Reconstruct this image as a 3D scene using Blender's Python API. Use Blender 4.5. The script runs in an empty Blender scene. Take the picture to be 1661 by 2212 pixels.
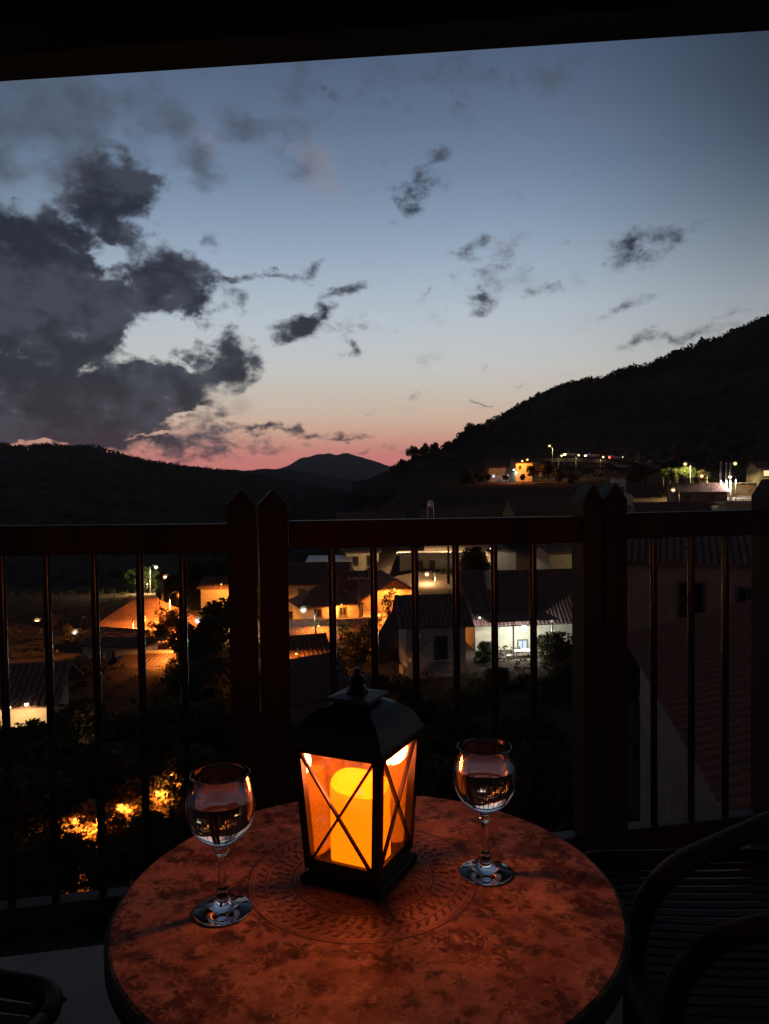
import bpy, bmesh, math, random
import numpy as np
from mathutils import Vector, Matrix, noise
ORD = ['first', 'second', 'third', 'fourth', 'fifth', 'sixth', 'seventh', 'eighth', 'ninth', 'tenth', 'eleventh', 'twelfth', 'thirteenth', 'fourteenth', 'fifteenth', 'sixteenth']
def nth(lst, i): return ORD[sorted(range(len(lst)), key=lambda k: lst[k][0]).index(i)]
random.seed(7)
rng = np.random.default_rng(7)
R = math.radians
S = bpy.context.scene
COL = S.collection

# ------------------------------------------------------------------ camera
FPX, W0, H0 = 1670.0, 1661.0, 2212.0      # focal length and frame, in picture units
EYE = Vector((0, 0, 1.23))
cd = bpy.data.cameras.new('camera')
cam = bpy.data.objects.new('camera', cd); COL.objects.link(cam)
cd.sensor_fit = 'VERTICAL'; cd.sensor_height = 24.0; cd.lens = 24.0 * FPX / H0
cd.clip_start = 0.02; cd.clip_end = 20000
CM = Matrix.Rotation(R(90 - 2.1), 3, 'X') @ Matrix.Rotation(-0.0147, 3, 'Z')
cam.matrix_world = Matrix.Translation(EYE) @ CM.to_4x4()
S.camera = cam

def P(px, py, D):
    """the place seen at (px,py) whose distance along +Y is D"""
    d = CM @ Vector(((px - W0 / 2) / FPX, -(py - H0 / 2) / FPX, -1.0))
    return EYE + d * (D / d.y)
def PZ(px, py, z):
    """the place seen at (px,py) at the height z"""
    d = CM @ Vector(((px - W0 / 2) / FPX, -(py - H0 / 2) / FPX, -1.0))
    return EYE + d * ((z - EYE.z) / d.z)
def azel(px, py):
    d = (CM @ Vector(((px - W0 / 2) / FPX, -(py - H0 / 2) / FPX, -1.0))).normalized()
    return math.atan2(d.x, d.y), math.asin(d.z)

# ------------------------------------------------------------------ world: dusk sky with clouds
world = bpy.data.worlds.new('World'); S.world = world; world.use_nodes = True
nt = world.node_tree; nt.nodes.clear(); L = nt.links.new
def N(t, **kw):
    n = nt.nodes.new(t)
    for k, v in kw.items(): setattr(n, k, v)
    return n
def M_(op, a, b=None, c=None, clamp=False):
    n = N('ShaderNodeMath', operation=op, use_clamp=clamp)
    for i, v in enumerate((a, b, c)):
        if v is None: continue
        if isinstance(v, (int, float)): n.inputs[i].default_value = v
        else: L(v, n.inputs[i])
    return n.outputs[0]
def ramp(fac, stops, interp='LINEAR'):
    n = N('ShaderNodeValToRGB'); L(fac, n.inputs[0]); cr = n.color_ramp; cr.interpolation = interp
    while len(cr.elements) < len(stops): cr.elements.new(0.5)
    for e, (p, c) in zip(cr.elements, stops): e.position = p; e.color = (*c, 1) if len(c) == 3 else c
    return n.outputs[0]
def mixc(f, a, b, bt='MIX'):
    n = N('ShaderNodeMix', data_type='RGBA', blend_type=bt)
    for i, v in ((0, f), (6, a), (7, b)):
        if isinstance(v, (int, float)): n.inputs[i].default_value = v
        elif isinstance(v, tuple): n.inputs[i].default_value = (*v, 1)
        else: L(v, n.inputs[i])
    return n.outputs[2]
def mrange(v, a, b, c, d, it='SMOOTHSTEP'):
    n = N('ShaderNodeMapRange', interpolation_type=it); L(v, n.inputs[0])
    for i, k in enumerate((a, b, c, d)): n.inputs[i + 1].default_value = k
    return n.outputs[0]
tc = N('ShaderNodeTexCoord'); sep = N('ShaderNodeSeparateXYZ'); L(tc.outputs['Generated'], sep.inputs[0])
az = M_('ARCTAN2', sep.outputs[0], sep.outputs[1]); el = M_('ARCSINE', sep.outputs[2])
eld = M_('MULTIPLY', el, 180 / math.pi)
SKY = [(-4, (.60, .17, .17)), (1.0, (.72, .21, .20)), (2.3, (.74, .27, .235)), (3.4, (.70, .37, .285)), (4.7, (.67, .475, .36)), (6.2, (.61, .52, .44)),
       (8.5, (.56, .56, .55)), (12, (.46, .52, .58)), (15.5, (.335, .41, .52)), (18, (.245, .325, .44)), (21.5, (.158, .225, .335)), (25, (.11, .155, .240)),
       (29, (.070, .103, .18)), (38, (.045, .066, .115)), (89, (.022, .034, .062))]
base = ramp(M_('DIVIDE', M_('ADD', eld, 10), 100, clamp=True), [((e + 10) / 100, c) for e, c in SKY])
azd = M_('MULTIPLY', az, 180 / math.pi)
da = M_('ABSOLUTE', M_('SUBTRACT', azd, -4))
side = mrange(da, 8, 42, 0, 1, 'SMOOTHERSTEP')
hi = mrange(eld, 4, 24, .35, 1)
dark = M_('SUBTRACT', 1, M_('MULTIPLY', M_('MULTIPLY', side, hi), .86))
far = mrange(da, 35, 110, 1, .38)
base = mixc(1.0, base, M_('MULTIPLY', dark, far), 'MULTIPLY')
# physical sky model, very low sun: a thin share of the light
nish = N('ShaderNodeTexSky', sky_type='NISHITA'); nish.sun_disc = False
nish.sun_elevation = R(-2.0); nish.sun_rotation = R(-6); nish.altitude = 600
base = mixc(1.0, base, mixc(1.0, nish.outputs[0], (.01, .01, .01), 'MULTIPLY'), 'ADD')

def cn(scale, detail, rough, vec, off=0.0):
    m = N('ShaderNodeMapping'); L(vec, m.inputs[0]); m.inputs[1].default_value = (off, off * .7, 0)
    n = N('ShaderNodeTexNoise', noise_dimensions='2D'); n.inputs['Scale'].default_value = scale; n.inputs['Detail'].default_value = detail
    n.inputs['Roughness'].default_value = rough; L(m.outputs[0], n.inputs['Vector']); return n
cv = N('ShaderNodeCombineXYZ'); L(az, cv.inputs[0]); L(M_('MULTIPLY', el, 1.5), cv.inputs[1]); cvv = cv.outputs[0]
w1 = cn(11, 5, .62, cvv, 3.1)
ws = N('ShaderNodeSeparateColor'); L(w1.outputs['Color'], ws.inputs[0])
waz = M_('ADD', az, M_('MULTIPLY', M_('SUBTRACT', ws.outputs[0], .5), .095))
wel = M_('ADD', el, M_('MULTIPLY', M_('SUBTRACT', ws.outputs[1], .5), .070))
fb = cn(26, 6, .62, cvv, 7.7).outputs['Fac']
fb2 = cn(7, 5, .55, cvv, 1.3).outputs['Fac']
# clouds, each where it hangs in the sky: picture place, half sizes, tilt, thickness
CL = [(235,430,112,90,15,1.7),(150,415,70,50,20,1.2),(285,400,60,50,0,1.4),(250,500,75,52,0,1.5),(110,640,225,175,0,2.2),(20,540,130,90,0,1.8),(120,520,105,62,0,1.7),(220,680,95,92,0,1.6),
      (365,625,128,78,-5,1.9),(440,600,66,44,-20,1.3),(482,596,46,16,0,.9),(415,690,52,46,45,1.3),(120,860,340,108,0,2.2),(320,840,200,74,8,1.9),(450,800,112,52,22,1.7),(495,750,66,40,-10,1.25),(540,790,44,38,30,1.0),(385,772,54,38,0,1.2),
      (430,878,66,28,5,1.05),(330,905,70,34,0,1.0),(90,935,280,40,0,1.9),(270,950,190,26,0,1.2),
      (888,408,66,38,55,.98),(935,345,54,28,35,.78),(920,380,60,50,50,.5),(675,578,62,26,22,.95),(575,590,75,14,0,.8),(655,702,86,42,12,1.25),(700,672,60,30,25,.9),(745,633,58,20,20,.72),
      (515,645,46,28,50,.62),(765,706,58,20,0,.46),(760,752,34,24,-60,.66),(822,722,28,8,0,.5),(1035,542,62,32,35,.85),(1070,580,110,60,30,.48),
      (1135,515,80,30,45,.40),(1045,636,66,26,28,.9),(1152,628,60,22,12,.62),(915,622,42,14,50,.52),(1395,528,110,40,12,.9),(1380,562,90,34,0,.60),
      (1308,682,76,18,15,.50),(1480,722,150,28,8,.72),(1590,690,90,16,8,.46),(1118,832,22,7,0,.58),(1043,866,26,7,0,.52),(860,678,40,9,0,.34),
      (575,937,230,15,0,.95),(730,941,130,11,0,.85),(470,978,240,17,2,.82),(330,962,260,26,0,.85),(240,990,320,14,0,.6),(870,975,190,7,0,.40),
      (300,905,180,34,0,1.0),(880,862,110,9,0,.30),(1000,160,500,90,5,.30),(700,210,260,50,10,.36),(420,515,50,22,30,.34)]
acc = None
def blob(acc, px, py, rx, ry, rot, w, A, E, pw=.75):
    a, e = azel(px, py)
    c = N('ShaderNodeCombineXYZ'); L(A, c.inputs[0]); L(E, c.inputs[1])
    if acc is not None: L(acc, c.inputs[2])
    m = N('ShaderNodeMapping', vector_type='TEXTURE'); L(c.outputs[0], m.inputs[0])
    m.inputs[1].default_value = (a, e, 0); m.inputs[2].default_value = (0, 0, R(rot))
    m.inputs[3].default_value = (rx / FPX * 1.12, ry / FPX * 1.12, 1e6)
    g = N('ShaderNodeTexGradient', gradient_type='SPHERICAL'); L(m.outputs[0], g.inputs[0])
    s = M_('POWER', g.outputs['Fac'], pw); s = M_('MULTIPLY', s, w)
    return s if acc is None else M_('MAXIMUM', acc, s)
for c in CL: acc = blob(acc, *c, waz, wel)
# the same broken cloud goes on round the sky outside the frame
outm = mrange(M_('ABSOLUTE', azd), 30, 45, 0, 1)
outh = mrange(eld, 33, 45, 0, 1)
outf = M_('MULTIPLY', M_('MAXIMUM', outm, outh), mrange(fb2, .48, .66, 0, .9))
field = M_('MAXIMUM', acc, outf)
hole = None
for c in [(230,566,58,42,0,1.25),(345,745,62,56,60,1.35),(402,722,60,24,0,1.0),(125,600,46,30,30,.55),(80,700,60,30,20,.45),(300,860,70,30,10,.45),(50,400,130,46,0,.8),(180,792,34,13,0,.9),(395,898,70,9,10,.6),(60,954,90,11,-3,1.6),(330,940,60,7,10,.9),(150,545,20,14,0,.6)]: hole = blob(hole, *c, waz, wel, 1.15)
field = M_('SUBTRACT', field, M_('MULTIPLY', M_('MULTIPLY', hole, mrange(cn(19, 6, .6, cvv, 2.2).outputs['Fac'], .36, .58, .45, 1)), 1.12))
dens = mrange(M_('ADD', M_('MINIMUM', field, 1.25), M_('MULTIPLY', M_('SUBTRACT', fb, .5), 1.7)), .22, 1.02, 0, 1)
thick = mrange(M_('ADD', M_('MINIMUM', field, 1.3), M_('MULTIPLY', M_('SUBTRACT', cn(9, 7, .58, cvv, 11).outputs['Fac'], .5), 2.4)), .12, 1.05, 0, 1)
inner = mrange(M_('ADD', cn(8, 5, .5, cvv, 5.7).outputs['Fac'], M_('MULTIPLY', M_('SUBTRACT', fb, .5), .75)), .34, .66, 0, 1)
core = M_('MULTIPLY', thick, M_('ADD', .35, M_('MULTIPLY', inner, .65)))
ccol = mixc(core, (.058, .065, .090), (.0125, .0155, .026))
warm = mrange(eld, 1.0, 5.5, 1, 0)
ccol = mixc(M_('MULTIPLY', warm, .38), ccol, (.105, .072, .095))
veil = None
for c in [(20,270,230,170,0,1),(330,250,130,110,-50,.85),(400,330,150,60,-35,.95),(545,285,120,50,-20,.8),(140,210,260,80,0,.7),(660,290,110,90,-30,.6),(1000,170,420,70,5,.55),(40,360,150,70,0,.9),(640,200,60,90,0,.6),(1120,600,180,50,20,.35)]: veil = blob(veil, *c, waz, wel)
vd = mrange(M_('ADD', veil, M_('MULTIPLY', M_('SUBTRACT', cn(12, 6, .55, cvv, 4.4).outputs['Fac'], .5), 2.1)), .25, 1.15, 0, .74)
base = mixc(vd, base, (.062, .070, .092))
sky = mixc(M_('MULTIPLY', dens, .96), base, ccol)
lit = None
for c in [(690,370,150,80,-35,1),(460,310,80,50,0,.8),(1110,530,110,60,40,.7),(230,300,120,90,0,.35),(140,690,60,30,0,.0)]: lit = blob(lit, *c, waz, wel)
litd = mrange(M_('ADD', lit, M_('MULTIPLY', M_('SUBTRACT', fb, .5), 1.2)), .35, 1.25, 0, .42)
sky = mixc(litd, sky, (.28, .225, .25))
sky = mixc(1.0, sky, (1.07, 1.08, 1.08), 'MULTIPLY')
sky = mixc(mrange(eld, -8, -1, 1, 0), sky, (.02, .018, .02))
bgn = N('ShaderNodeBackground'); L(sky, bgn.inputs[0]); bgn.inputs[1].default_value = 1.0
wo = N('ShaderNodeOutputWorld'); L(bgn.outputs[0], wo.inputs[0])
world.cycles.sampling_method = 'MANUAL'; world.cycles.sample_map_resolution = 512

# the sun has set: a last trace of direct glow from the west
sd = bpy.data.lights.new('sun', 'SUN'); sd.energy = 0.02; sd.angle = R(12); sd.color = (1, .62, .5)
so = bpy.data.objects.new('sun', sd); COL.objects.link(so)
so.rotation_euler = (R(90 - 1.5), 0, R(180 + 6))

S.view_settings.view_transform = 'Standard'; S.view_settings.look = 'None'
S.view_settings.exposure = 0.0; S.view_settings.gamma = 1.0; S.view_settings.use_curve_mapping = False
cy = S.cycles
cy.use_denoising = True; cy.max_bounces = 9; cy.transmission_bounces = 9; cy.transparent_max_bounces = 16
cy.glossy_bounces = 4; cy.diffuse_bounces = 2; cy.caustics_reflective = False; cy.caustics_refractive = False
cy.sample_clamp_indirect = 4.0; cy.blur_glossy = 0.3

# ------------------------------------------------------------------ materials
def material(name): 
    m = bpy.data.materials.new(name); m.use_nodes = True; m.node_tree.nodes.clear(); return m
class MT:
    def __init__(s, name): s.m = material(name); s.t = s.m.node_tree
    def n(s, ty, **kw):
        x = s.t.nodes.new(ty)
        for k, v in kw.items(): setattr(x, k, v)
        return x
    def l(s, a, b): s.t.links.new(a, b)
def mat(name, c1, c2=None, rough=.8, scale=6, bump=.3, dist=.01, metal=0.0, kind='noise', c3=None, spec=.5, coord='Object', stretch=None, contrast=(.35,.65)):
    M = MT(name); n, l = M.n, M.l
    t = n('ShaderNodeTexCoord'); mp = n('ShaderNodeMapping'); l(t.outputs[coord], mp.inputs[0])
    if stretch: mp.inputs[3].default_value = stretch
    c2 = c2 or tuple(min(1, v * .65) for v in c1)
    nz = n('ShaderNodeTexNoise'); nz.inputs['Scale'].default_value = scale; nz.inputs['Detail'].default_value = 8; nz.inputs['Roughness'].default_value = .62
    l(mp.outputs[0], nz.inputs['Vector'])
    r = n('ShaderNodeValToRGB'); l(nz.outputs['Fac'], r.inputs[0])
    r.color_ramp.elements[0].position = contrast[0]; r.color_ramp.elements[0].color = (*c2, 1)
    r.color_ramp.elements[1].position = contrast[1]; r.color_ramp.elements[1].color = (*c1, 1)
    out = r.outputs[0]; hgt = nz.outputs['Fac']
    if kind == 'stone':
        v = n('ShaderNodeTexVoronoi', feature='F1'); v.inputs['Scale'].default_value = scale * .6; l(mp.outputs[0], v.inputs['Vector'])
        e = n('ShaderNodeTexVoronoi', feature='DISTANCE_TO_EDGE'); e.inputs['Scale'].default_value = scale * .6; l(mp.outputs[0], e.inputs['Vector'])
        mm = n('ShaderNodeMix', data_type='RGBA', blend_type='MULTIPLY'); mm.inputs[0].default_value = .6
        l(out, mm.inputs[6]); l(v.outputs['Color'], mm.inputs[7])
        er = n('ShaderNodeMapRange'); l(e.outputs['Distance'], er.inputs[0]); er.inputs[2].default_value = .12
        m2 = n('ShaderNodeMix', data_type='RGBA'); l(er.outputs[0], m2.inputs[0]); m2.inputs[6].default_value = (*(c3 or c2), 1); l(mm.outputs[2], m2.inputs[7])
        out = m2.outputs[2]; hgt = er.outputs[0]
    p = n('ShaderNodeBsdfPrincipled'); l(out, p.inputs['Base Color'])
    p.inputs['Metallic'].default_value = metal; p.inputs['Specular IOR Level'].default_value = spec
    rr = n('ShaderNodeMapRange'); l(nz.outputs['Fac'], rr.inputs[0]); rr.inputs[3].default_value = max(.02, rough - .12); rr.inputs[4].default_value = min(1, rough + .12)
    l(rr.outputs[0], p.inputs['Roughness'])
    if bump:
        b = n('ShaderNodeBump'); b.inputs['Strength'].default_value = bump; b.inputs['Distance'].default_value = dist
        l(hgt, b.inputs['Height']); l(b.outputs[0], p.inputs['Normal'])
    o = n('ShaderNodeOutputMaterial'); l(p.outputs[0], o.inputs[0]); return M.m
def leafmat(name, c1, c2, tr=.35):
    M = MT(name); n, l = M.n, M.l
    g = n('ShaderNodeTexCoord'); nz = n('ShaderNodeTexNoise'); nz.inputs['Scale'].default_value = 2.2; nz.inputs['Detail'].default_value = 4
    l(g.outputs['Object'], nz.inputs['Vector'])
    r = n('ShaderNodeValToRGB'); l(nz.outputs['Fac'], r.inputs[0])
    r.color_ramp.elements[0].position = .35; r.color_ramp.elements[0].color = (*c2, 1); r.color_ramp.elements[1].position = .65; r.color_ramp.elements[1].color = (*c1, 1)
    d = n('ShaderNodeBsdfDiffuse'); l(r.outputs[0], d.inputs[0]); tb = n('ShaderNodeBsdfTranslucent'); l(r.outputs[0], tb.inputs[0])
    m = n('ShaderNodeMixShader'); m.inputs[0].default_value = tr; l(d.outputs[0], m.inputs[1]); l(tb.outputs[0], m.inputs[2])
    o = n('ShaderNodeOutputMaterial'); l(m.outputs[0], o.inputs[0]); return M.m
def emit(name, c, s):
    M = MT(name); e = M.n('ShaderNodeEmission'); e.inputs[0].default_value = (*c, 1); e.inputs[1].default_value = s
    o = M.n('ShaderNodeOutputMaterial'); M.l(e.outputs[0], o.inputs[0]); return M.m
def glassmat(name, c=(1, 1, 1), ior=1.45, rough=0.0):
    M = MT(name); p = M.n('ShaderNodeBsdfGlass'); p.inputs['Color'].default_value = (*c, 1); p.inputs['IOR'].default_value = ior; p.inputs['Roughness'].default_value = rough
    o = M.n('ShaderNodeOutputMaterial'); M.l(p.outputs[0], o.inputs[0]); return M.m
def panemat(name, refl, dirt, tint=(1, .93, .84)):
    M = MT(name); n, l = M.n, M.l
    tr = n('ShaderNodeBsdfTransparent'); tr.inputs[0].default_value = (*tint, 1)
    gl = n('ShaderNodeBsdfGlossy'); gl.inputs['Roughness'].default_value = .015
    df = n('ShaderNodeBsdfDiffuse'); df.inputs[0].default_value = (.55, .36, .10, 1)
    tl = n('ShaderNodeBsdfTranslucent'); tl.inputs[0].default_value = (.62, .38, .10, 1)
    dm = n('ShaderNodeMixShader'); l(df.outputs[0], dm.inputs[1]); l(tl.outputs[0], dm.inputs[2])
    ge = n('ShaderNodeNewGeometry'); dt = n('ShaderNodeVectorMath', operation='DOT_PRODUCT'); l(ge.outputs['Normal'], dt.inputs[0]); l(ge.outputs['Incoming'], dt.inputs[1])
    ab = n('ShaderNodeMath', operation='ABSOLUTE'); l(dt.outputs['Value'], ab.inputs[0]); om = n('ShaderNodeMath', operation='SUBTRACT'); om.inputs[0].default_value = 1; l(ab.outputs[0], om.inputs[1])
    pw = n('ShaderNodeMath', operation='POWER'); l(om.outputs[0], pw.inputs[0]); pw.inputs[1].default_value = 5
    a = n('ShaderNodeMath', operation='MULTIPLY_ADD'); l(pw.outputs[0], a.inputs[0]); a.inputs[1].default_value = .9; a.inputs[2].default_value = refl
    m1 = n('ShaderNodeMixShader'); l(a.outputs[0], m1.inputs[0]); l(tr.outputs[0], m1.inputs[1]); l(gl.outputs[0], m1.inputs[2])
    t = n('ShaderNodeTexCoord'); nz = n('ShaderNodeTexNoise'); nz.inputs['Scale'].default_value = 30; nz.inputs['Detail'].default_value = 6; l(t.outputs['Object'], nz.inputs['Vector'])
    mr = n('ShaderNodeMapRange'); l(nz.outputs['Fac'], mr.inputs[0]); mr.inputs[1].default_value = .35; mr.inputs[2].default_value = .7; mr.inputs[3].default_value = dirt * .3; mr.inputs[4].default_value = dirt
    m2 = n('ShaderNodeMixShader'); l(mr.outputs[0], m2.inputs[0]); l(m1.outputs[0], m2.inputs[1]); l(dm.outputs[0], m2.inputs[2])
    o = n('ShaderNodeOutputMaterial'); l(m2.outputs[0], o.inputs[0]); return M.m

m_wood = mat('dark_stained_wood', (.050, .024, .019), (.022, .011, .009), .58, 9, .35, .002, stretch=(1, 1, .12), spec=.22)
m_beam = mat('dark_beam_wood', (.028, .008, .006), (.012, .004, .004), .7, 5, .4, .003, stretch=(.15, 1, 1))
m_bar = mat('black_painted_iron', (.014, .010, .010), (.008, .006, .006), .24, 40, .15, .0006)
m_iron = mat('black_lantern_metal', (.020, .014, .012), (.010, .007, .006), .38, 60, .25, .0005, metal=.35)
m_cap = mat('worn_bare_metal', (.10, .09, .095), (.025, .02, .024), .55, 50, .2, .0004, metal=.3)
m_floor = mat('balcony_stone', (.34, .29, .26), (.24, .20, .18), .7, 5, .2, .002)
m_plaster = mat('house_plaster', (.36, .27, .21), (.26, .19, .15), .9, 3, .2, .004)
m_chair = mat('brown_woven_strip', (.045, .028, .030), (.016, .010, .012), .65, 22, .3, .0008, spec=.25)
m_chairf = mat('chair_dark_tube', (.020, .012, .013), (.012, .008, .009), .62, 40, .1, .0005, spec=.25)
m_soil = mat('dry_ground', (.125, .088, .066), (.085, .058, .045), 1, .5, .6, .1, spec=0)
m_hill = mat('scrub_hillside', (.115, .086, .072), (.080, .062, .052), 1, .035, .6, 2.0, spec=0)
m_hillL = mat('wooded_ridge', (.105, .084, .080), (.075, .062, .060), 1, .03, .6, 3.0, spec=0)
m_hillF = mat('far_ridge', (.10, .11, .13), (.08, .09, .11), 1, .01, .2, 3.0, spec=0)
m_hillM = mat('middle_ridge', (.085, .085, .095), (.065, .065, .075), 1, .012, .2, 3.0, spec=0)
m_road = mat('asphalt', (.06, .055, .05), (.04, .038, .036), .9, 2, .2, .01)
m_worn = mat('worn_lime_wall', (.17, .13, .115), (.085, .066, .058), .95, 1.1, .5, .02)
m_white = mat('lime_white_wall', (.62, .57, .52), (.42, .38, .35), .9, 1.5, .3, .01)
m_grey = mat('pale_grey_wall', (.50, .46, .47), (.34, .31, .32), .9, 2, .4, .01)
m_cream = mat('cream_wall', (.62, .52, .36), (.45, .38, .26), .9, 1.5, .3, .01)
m_stone = mat('field_stone_wall', (.42, .30, .20), (.24, .17, .11), .95, 5, .8, .04, kind='stone', c3=(.16, .12, .09))
m_roof = mat('clay_roof_tile', (.30, .14, .095), (.16, .080, .060), .85, 3, .3, .01)
m_roofn = mat('red_brown_roof_tile', (.34, .155, .115), (.20, .095, .075), .85, 1.6, .3, .01)
m_roofd = mat('old_dark_roof_tile', (.25, .135, .115), (.14, .080, .070), .85, 2.2, .3, .01)
m_metalroof = mat('zinc_sheet', (.40, .40, .44), (.28, .28, .31), .5, 2, .1, .01, metal=.3)
m_dark = mat('dark_opening', (.012, .011, .012), (.008, .008, .009), .3, 4, .1, .01)
m_shut = mat('brown_shutter', (.05, .03, .02), (.03, .02, .015), .6, 8, .2, .01)
m_frame = mat('window_frame_paint', (.16, .12, .10), (.10, .08, .07), .6, 8, .1, .005)
m_whitep = mat('white_paint', (.72, .72, .70), (.55, .55, .54), .5, 6, .1, .003)
m_trunk = mat('bark', (.075, .052, .038), (.035, .026, .020), .95, 7, .8, .03, stretch=(1, 1, .25))
m_pole = mat('weathered_pole_wood', (.30, .20, .14), (.16, .11, .08), .9, 6, .4, .01, stretch=(1, 1, .15))
m_steel = mat('galvanised_steel', (.42, .42, .42), (.30, .30, .30), .4, 12, .1, .002, metal=.6)
m_tank = mat('white_tank_shell', (.62, .60, .62), (.48, .46, .48), .4, 5, .1, .004)
m_leafd = leafmat('dark_leaf', (.135, .108, .060), (.075, .064, .036))
m_leafg = leafmat('green_leaf', (.095, .120, .040), (.040, .058, .020))
m_leafo = leafmat('dry_vine_leaf', (.24, .15, .07), (.12, .075, .035), .45)
m_scrub = leafmat('scrub_leaf', (.150, .115, .085), (.100, .080, .062), .3)
SOD = (1.0, .33, .05); WARM = (1, .66, .32); YEL = (1, .78, .34); WHT = (1, .95, .86); COLD = (.82, .97, 1.0)
m_bulb = {k: emit('lamp_glow_' + k, c, s) for k, c, s in
          (('sodium', (1, .42, .08), 5), ('warm', (1, .70, .38), 8), ('yellow', (1, .80, .42), 6), ('white', (1, .96, .88), 8), ('cold', (.85, 1, 1), 9), ('red', (1, .04, .03), 2.5))}
LC = {'sodium': SOD, 'warm': WARM, 'yellow': YEL, 'white': WHT, 'cold': COLD, 'red': (1, .1, .08)}
m_halo = {}
m_winlit = emit('lit_window_glow', (1, .80, .42), 1.1)
m_winblue = emit('cool_lit_window_glow', (.75, .9, 1), 1.0)

# ------------------------------------------------------------------ mesh helpers
class MB:
    def __init__(s): s.v = []; s.f = []; s.smooth = False
    def add(s, vs, fs):
        o = len(s.v); s.v += [tuple(v) for v in vs]; s.f += [tuple(i + o for i in f) for f in fs]; return s
    def box(s, c, d, rot=None, taper=(1, 1)):
        x, y, z = d[0] / 2, d[1] / 2, d[2] / 2; tx, ty = taper
        vs = [Vector((sx * x * (tx if sz > 0 else 1), sy * y * (ty if sz > 0 else 1), sz * z)) for sz in (-1, 1) for sy in (-1, 1) for sx in (-1, 1)]
        if rot is not None: vs = [rot @ v for v in vs]
        c = Vector(c)
        return s.add([v + c for v in vs], [(0, 2, 3, 1), (4, 5, 7, 6), (0, 1, 5, 4), (2, 6, 7, 3), (0, 4, 6, 2), (1, 3, 7, 5)])
    def bar(s, a, b, w, t, up=Vector((0, 0, 1))):
        a = Vector(a); b = Vector(b); d = (b - a); ln = d.length; z = d.normalized(); x = z.cross(up)
        if x.length < 1e-4: x = z.cross(Vector((1, 0, 0)))
        x.normalize(); y = x.cross(z).normalized()
        m = Matrix((x, y, z)).transposed()
        return s.box((a + b) / 2, (w, t, ln), m)
    def tube(s, pts, r, n=8, caps=True):
        pts = [Vector(p) for p in pts]; rs = r if isinstance(r, (list, tuple)) else [r] * len(pts)
        o = len(s.v); prev = None
        for i, p in enumerate(pts):
            t = (pts[min(i + 1, len(pts) - 1)] - pts[max(i - 1, 0)]).normalized()
            if prev is None:
                u = t.cross(Vector((0, 0, 1)));
                if u.length < 1e-3: u = t.cross(Vector((0, 1, 0)))
            else: u = prev - t * prev.dot(t)
            u.normalize(); prev = u; w = t.cross(u)
            for k in range(n):
                a = 2 * math.pi * k / n; s.v.append(tuple(p + (u * math.cos(a) + w * math.sin(a)) * rs[i]))
        for i in range(len(pts) - 1):
            for k in range(n):
                a = o + i * n + k; b = o + i * n + (k + 1) % n; s.f.append((a, b, b + n, a + n))
        if caps:
            s.f.append(tuple(o + k for k in reversed(range(n)))); s.f.append(tuple(o + (len(pts) - 1) * n + k for k in range(n)))
        return s
    def lathe(s, prof, n=48, c=(0, 0, 0), close=False):
        o = len(s.v); c = Vector(c)
        for r, z in prof:
            for k in range(n):
                a = 2 * math.pi * k / n; s.v.append((c.x + r * math.cos(a), c.y + r * math.sin(a), c.z + z))
        m = len(prof)
        for i in range(m if close else m - 1):
            j = (i + 1) % m
            for k in range(n):
                s.f.append((o + i * n + k, o + i * n + (k + 1) % n, o + j * n + (k + 1) % n, o + j * n + k))
        return s
    def ball(s, c, r, n=10, sz=1.0):
        pr = [(max(1e-4, r * math.sin(math.pi * i / (n // 2 + 2))), -r * sz * math.cos(math.pi * i / (n // 2 + 2))) for i in range(n // 2 + 3)]
        return s.lathe(pr, n, c)
    def build(s, name, m, parent=None, smooth=False, sharp=None):
        me = bpy.data.meshes.new(name); me.from_pydata(s.v, [], s.f); me.materials.append(m); me.update()
        if smooth: me.shade_smooth()
        if smooth and sharp: 
            try: me.set_sharp_from_angle(angle=R(sharp))
            except Exception: pass
        o = bpy.data.objects.new(name, me); COL.objects.link(o)
        if parent is not None: o.parent = parent
        return o
def ob(name, me, parent=None, loc=None):
    o = bpy.data.objects.new(name, me); COL.objects.link(o)
    if parent is not None: o.parent = parent
    if loc is not None: o.location = loc
    return o
def tag(o, label=None, cat=None, group=None, kind=None):
    for k, v in (('label', label), ('category', cat), ('group', group), ('kind', kind)):
        if v: o[k] = v
    return o
def thing(name, label, cat, loc=(0, 0, 0), rz=0.0, group=None):
    o = bpy.data.objects.new(name, None); COL.objects.link(o); o.location = loc; o.rotation_euler = (0, 0, rz); o.empty_display_size = .2
    return tag(o, label, cat, group)
def weld(o, w=0.003, seg=2):
    b = o.modifiers.new('bevel', 'BEVEL'); b.width = w; b.segments = seg; b.limit_method = 'ANGLE'; return o

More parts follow.
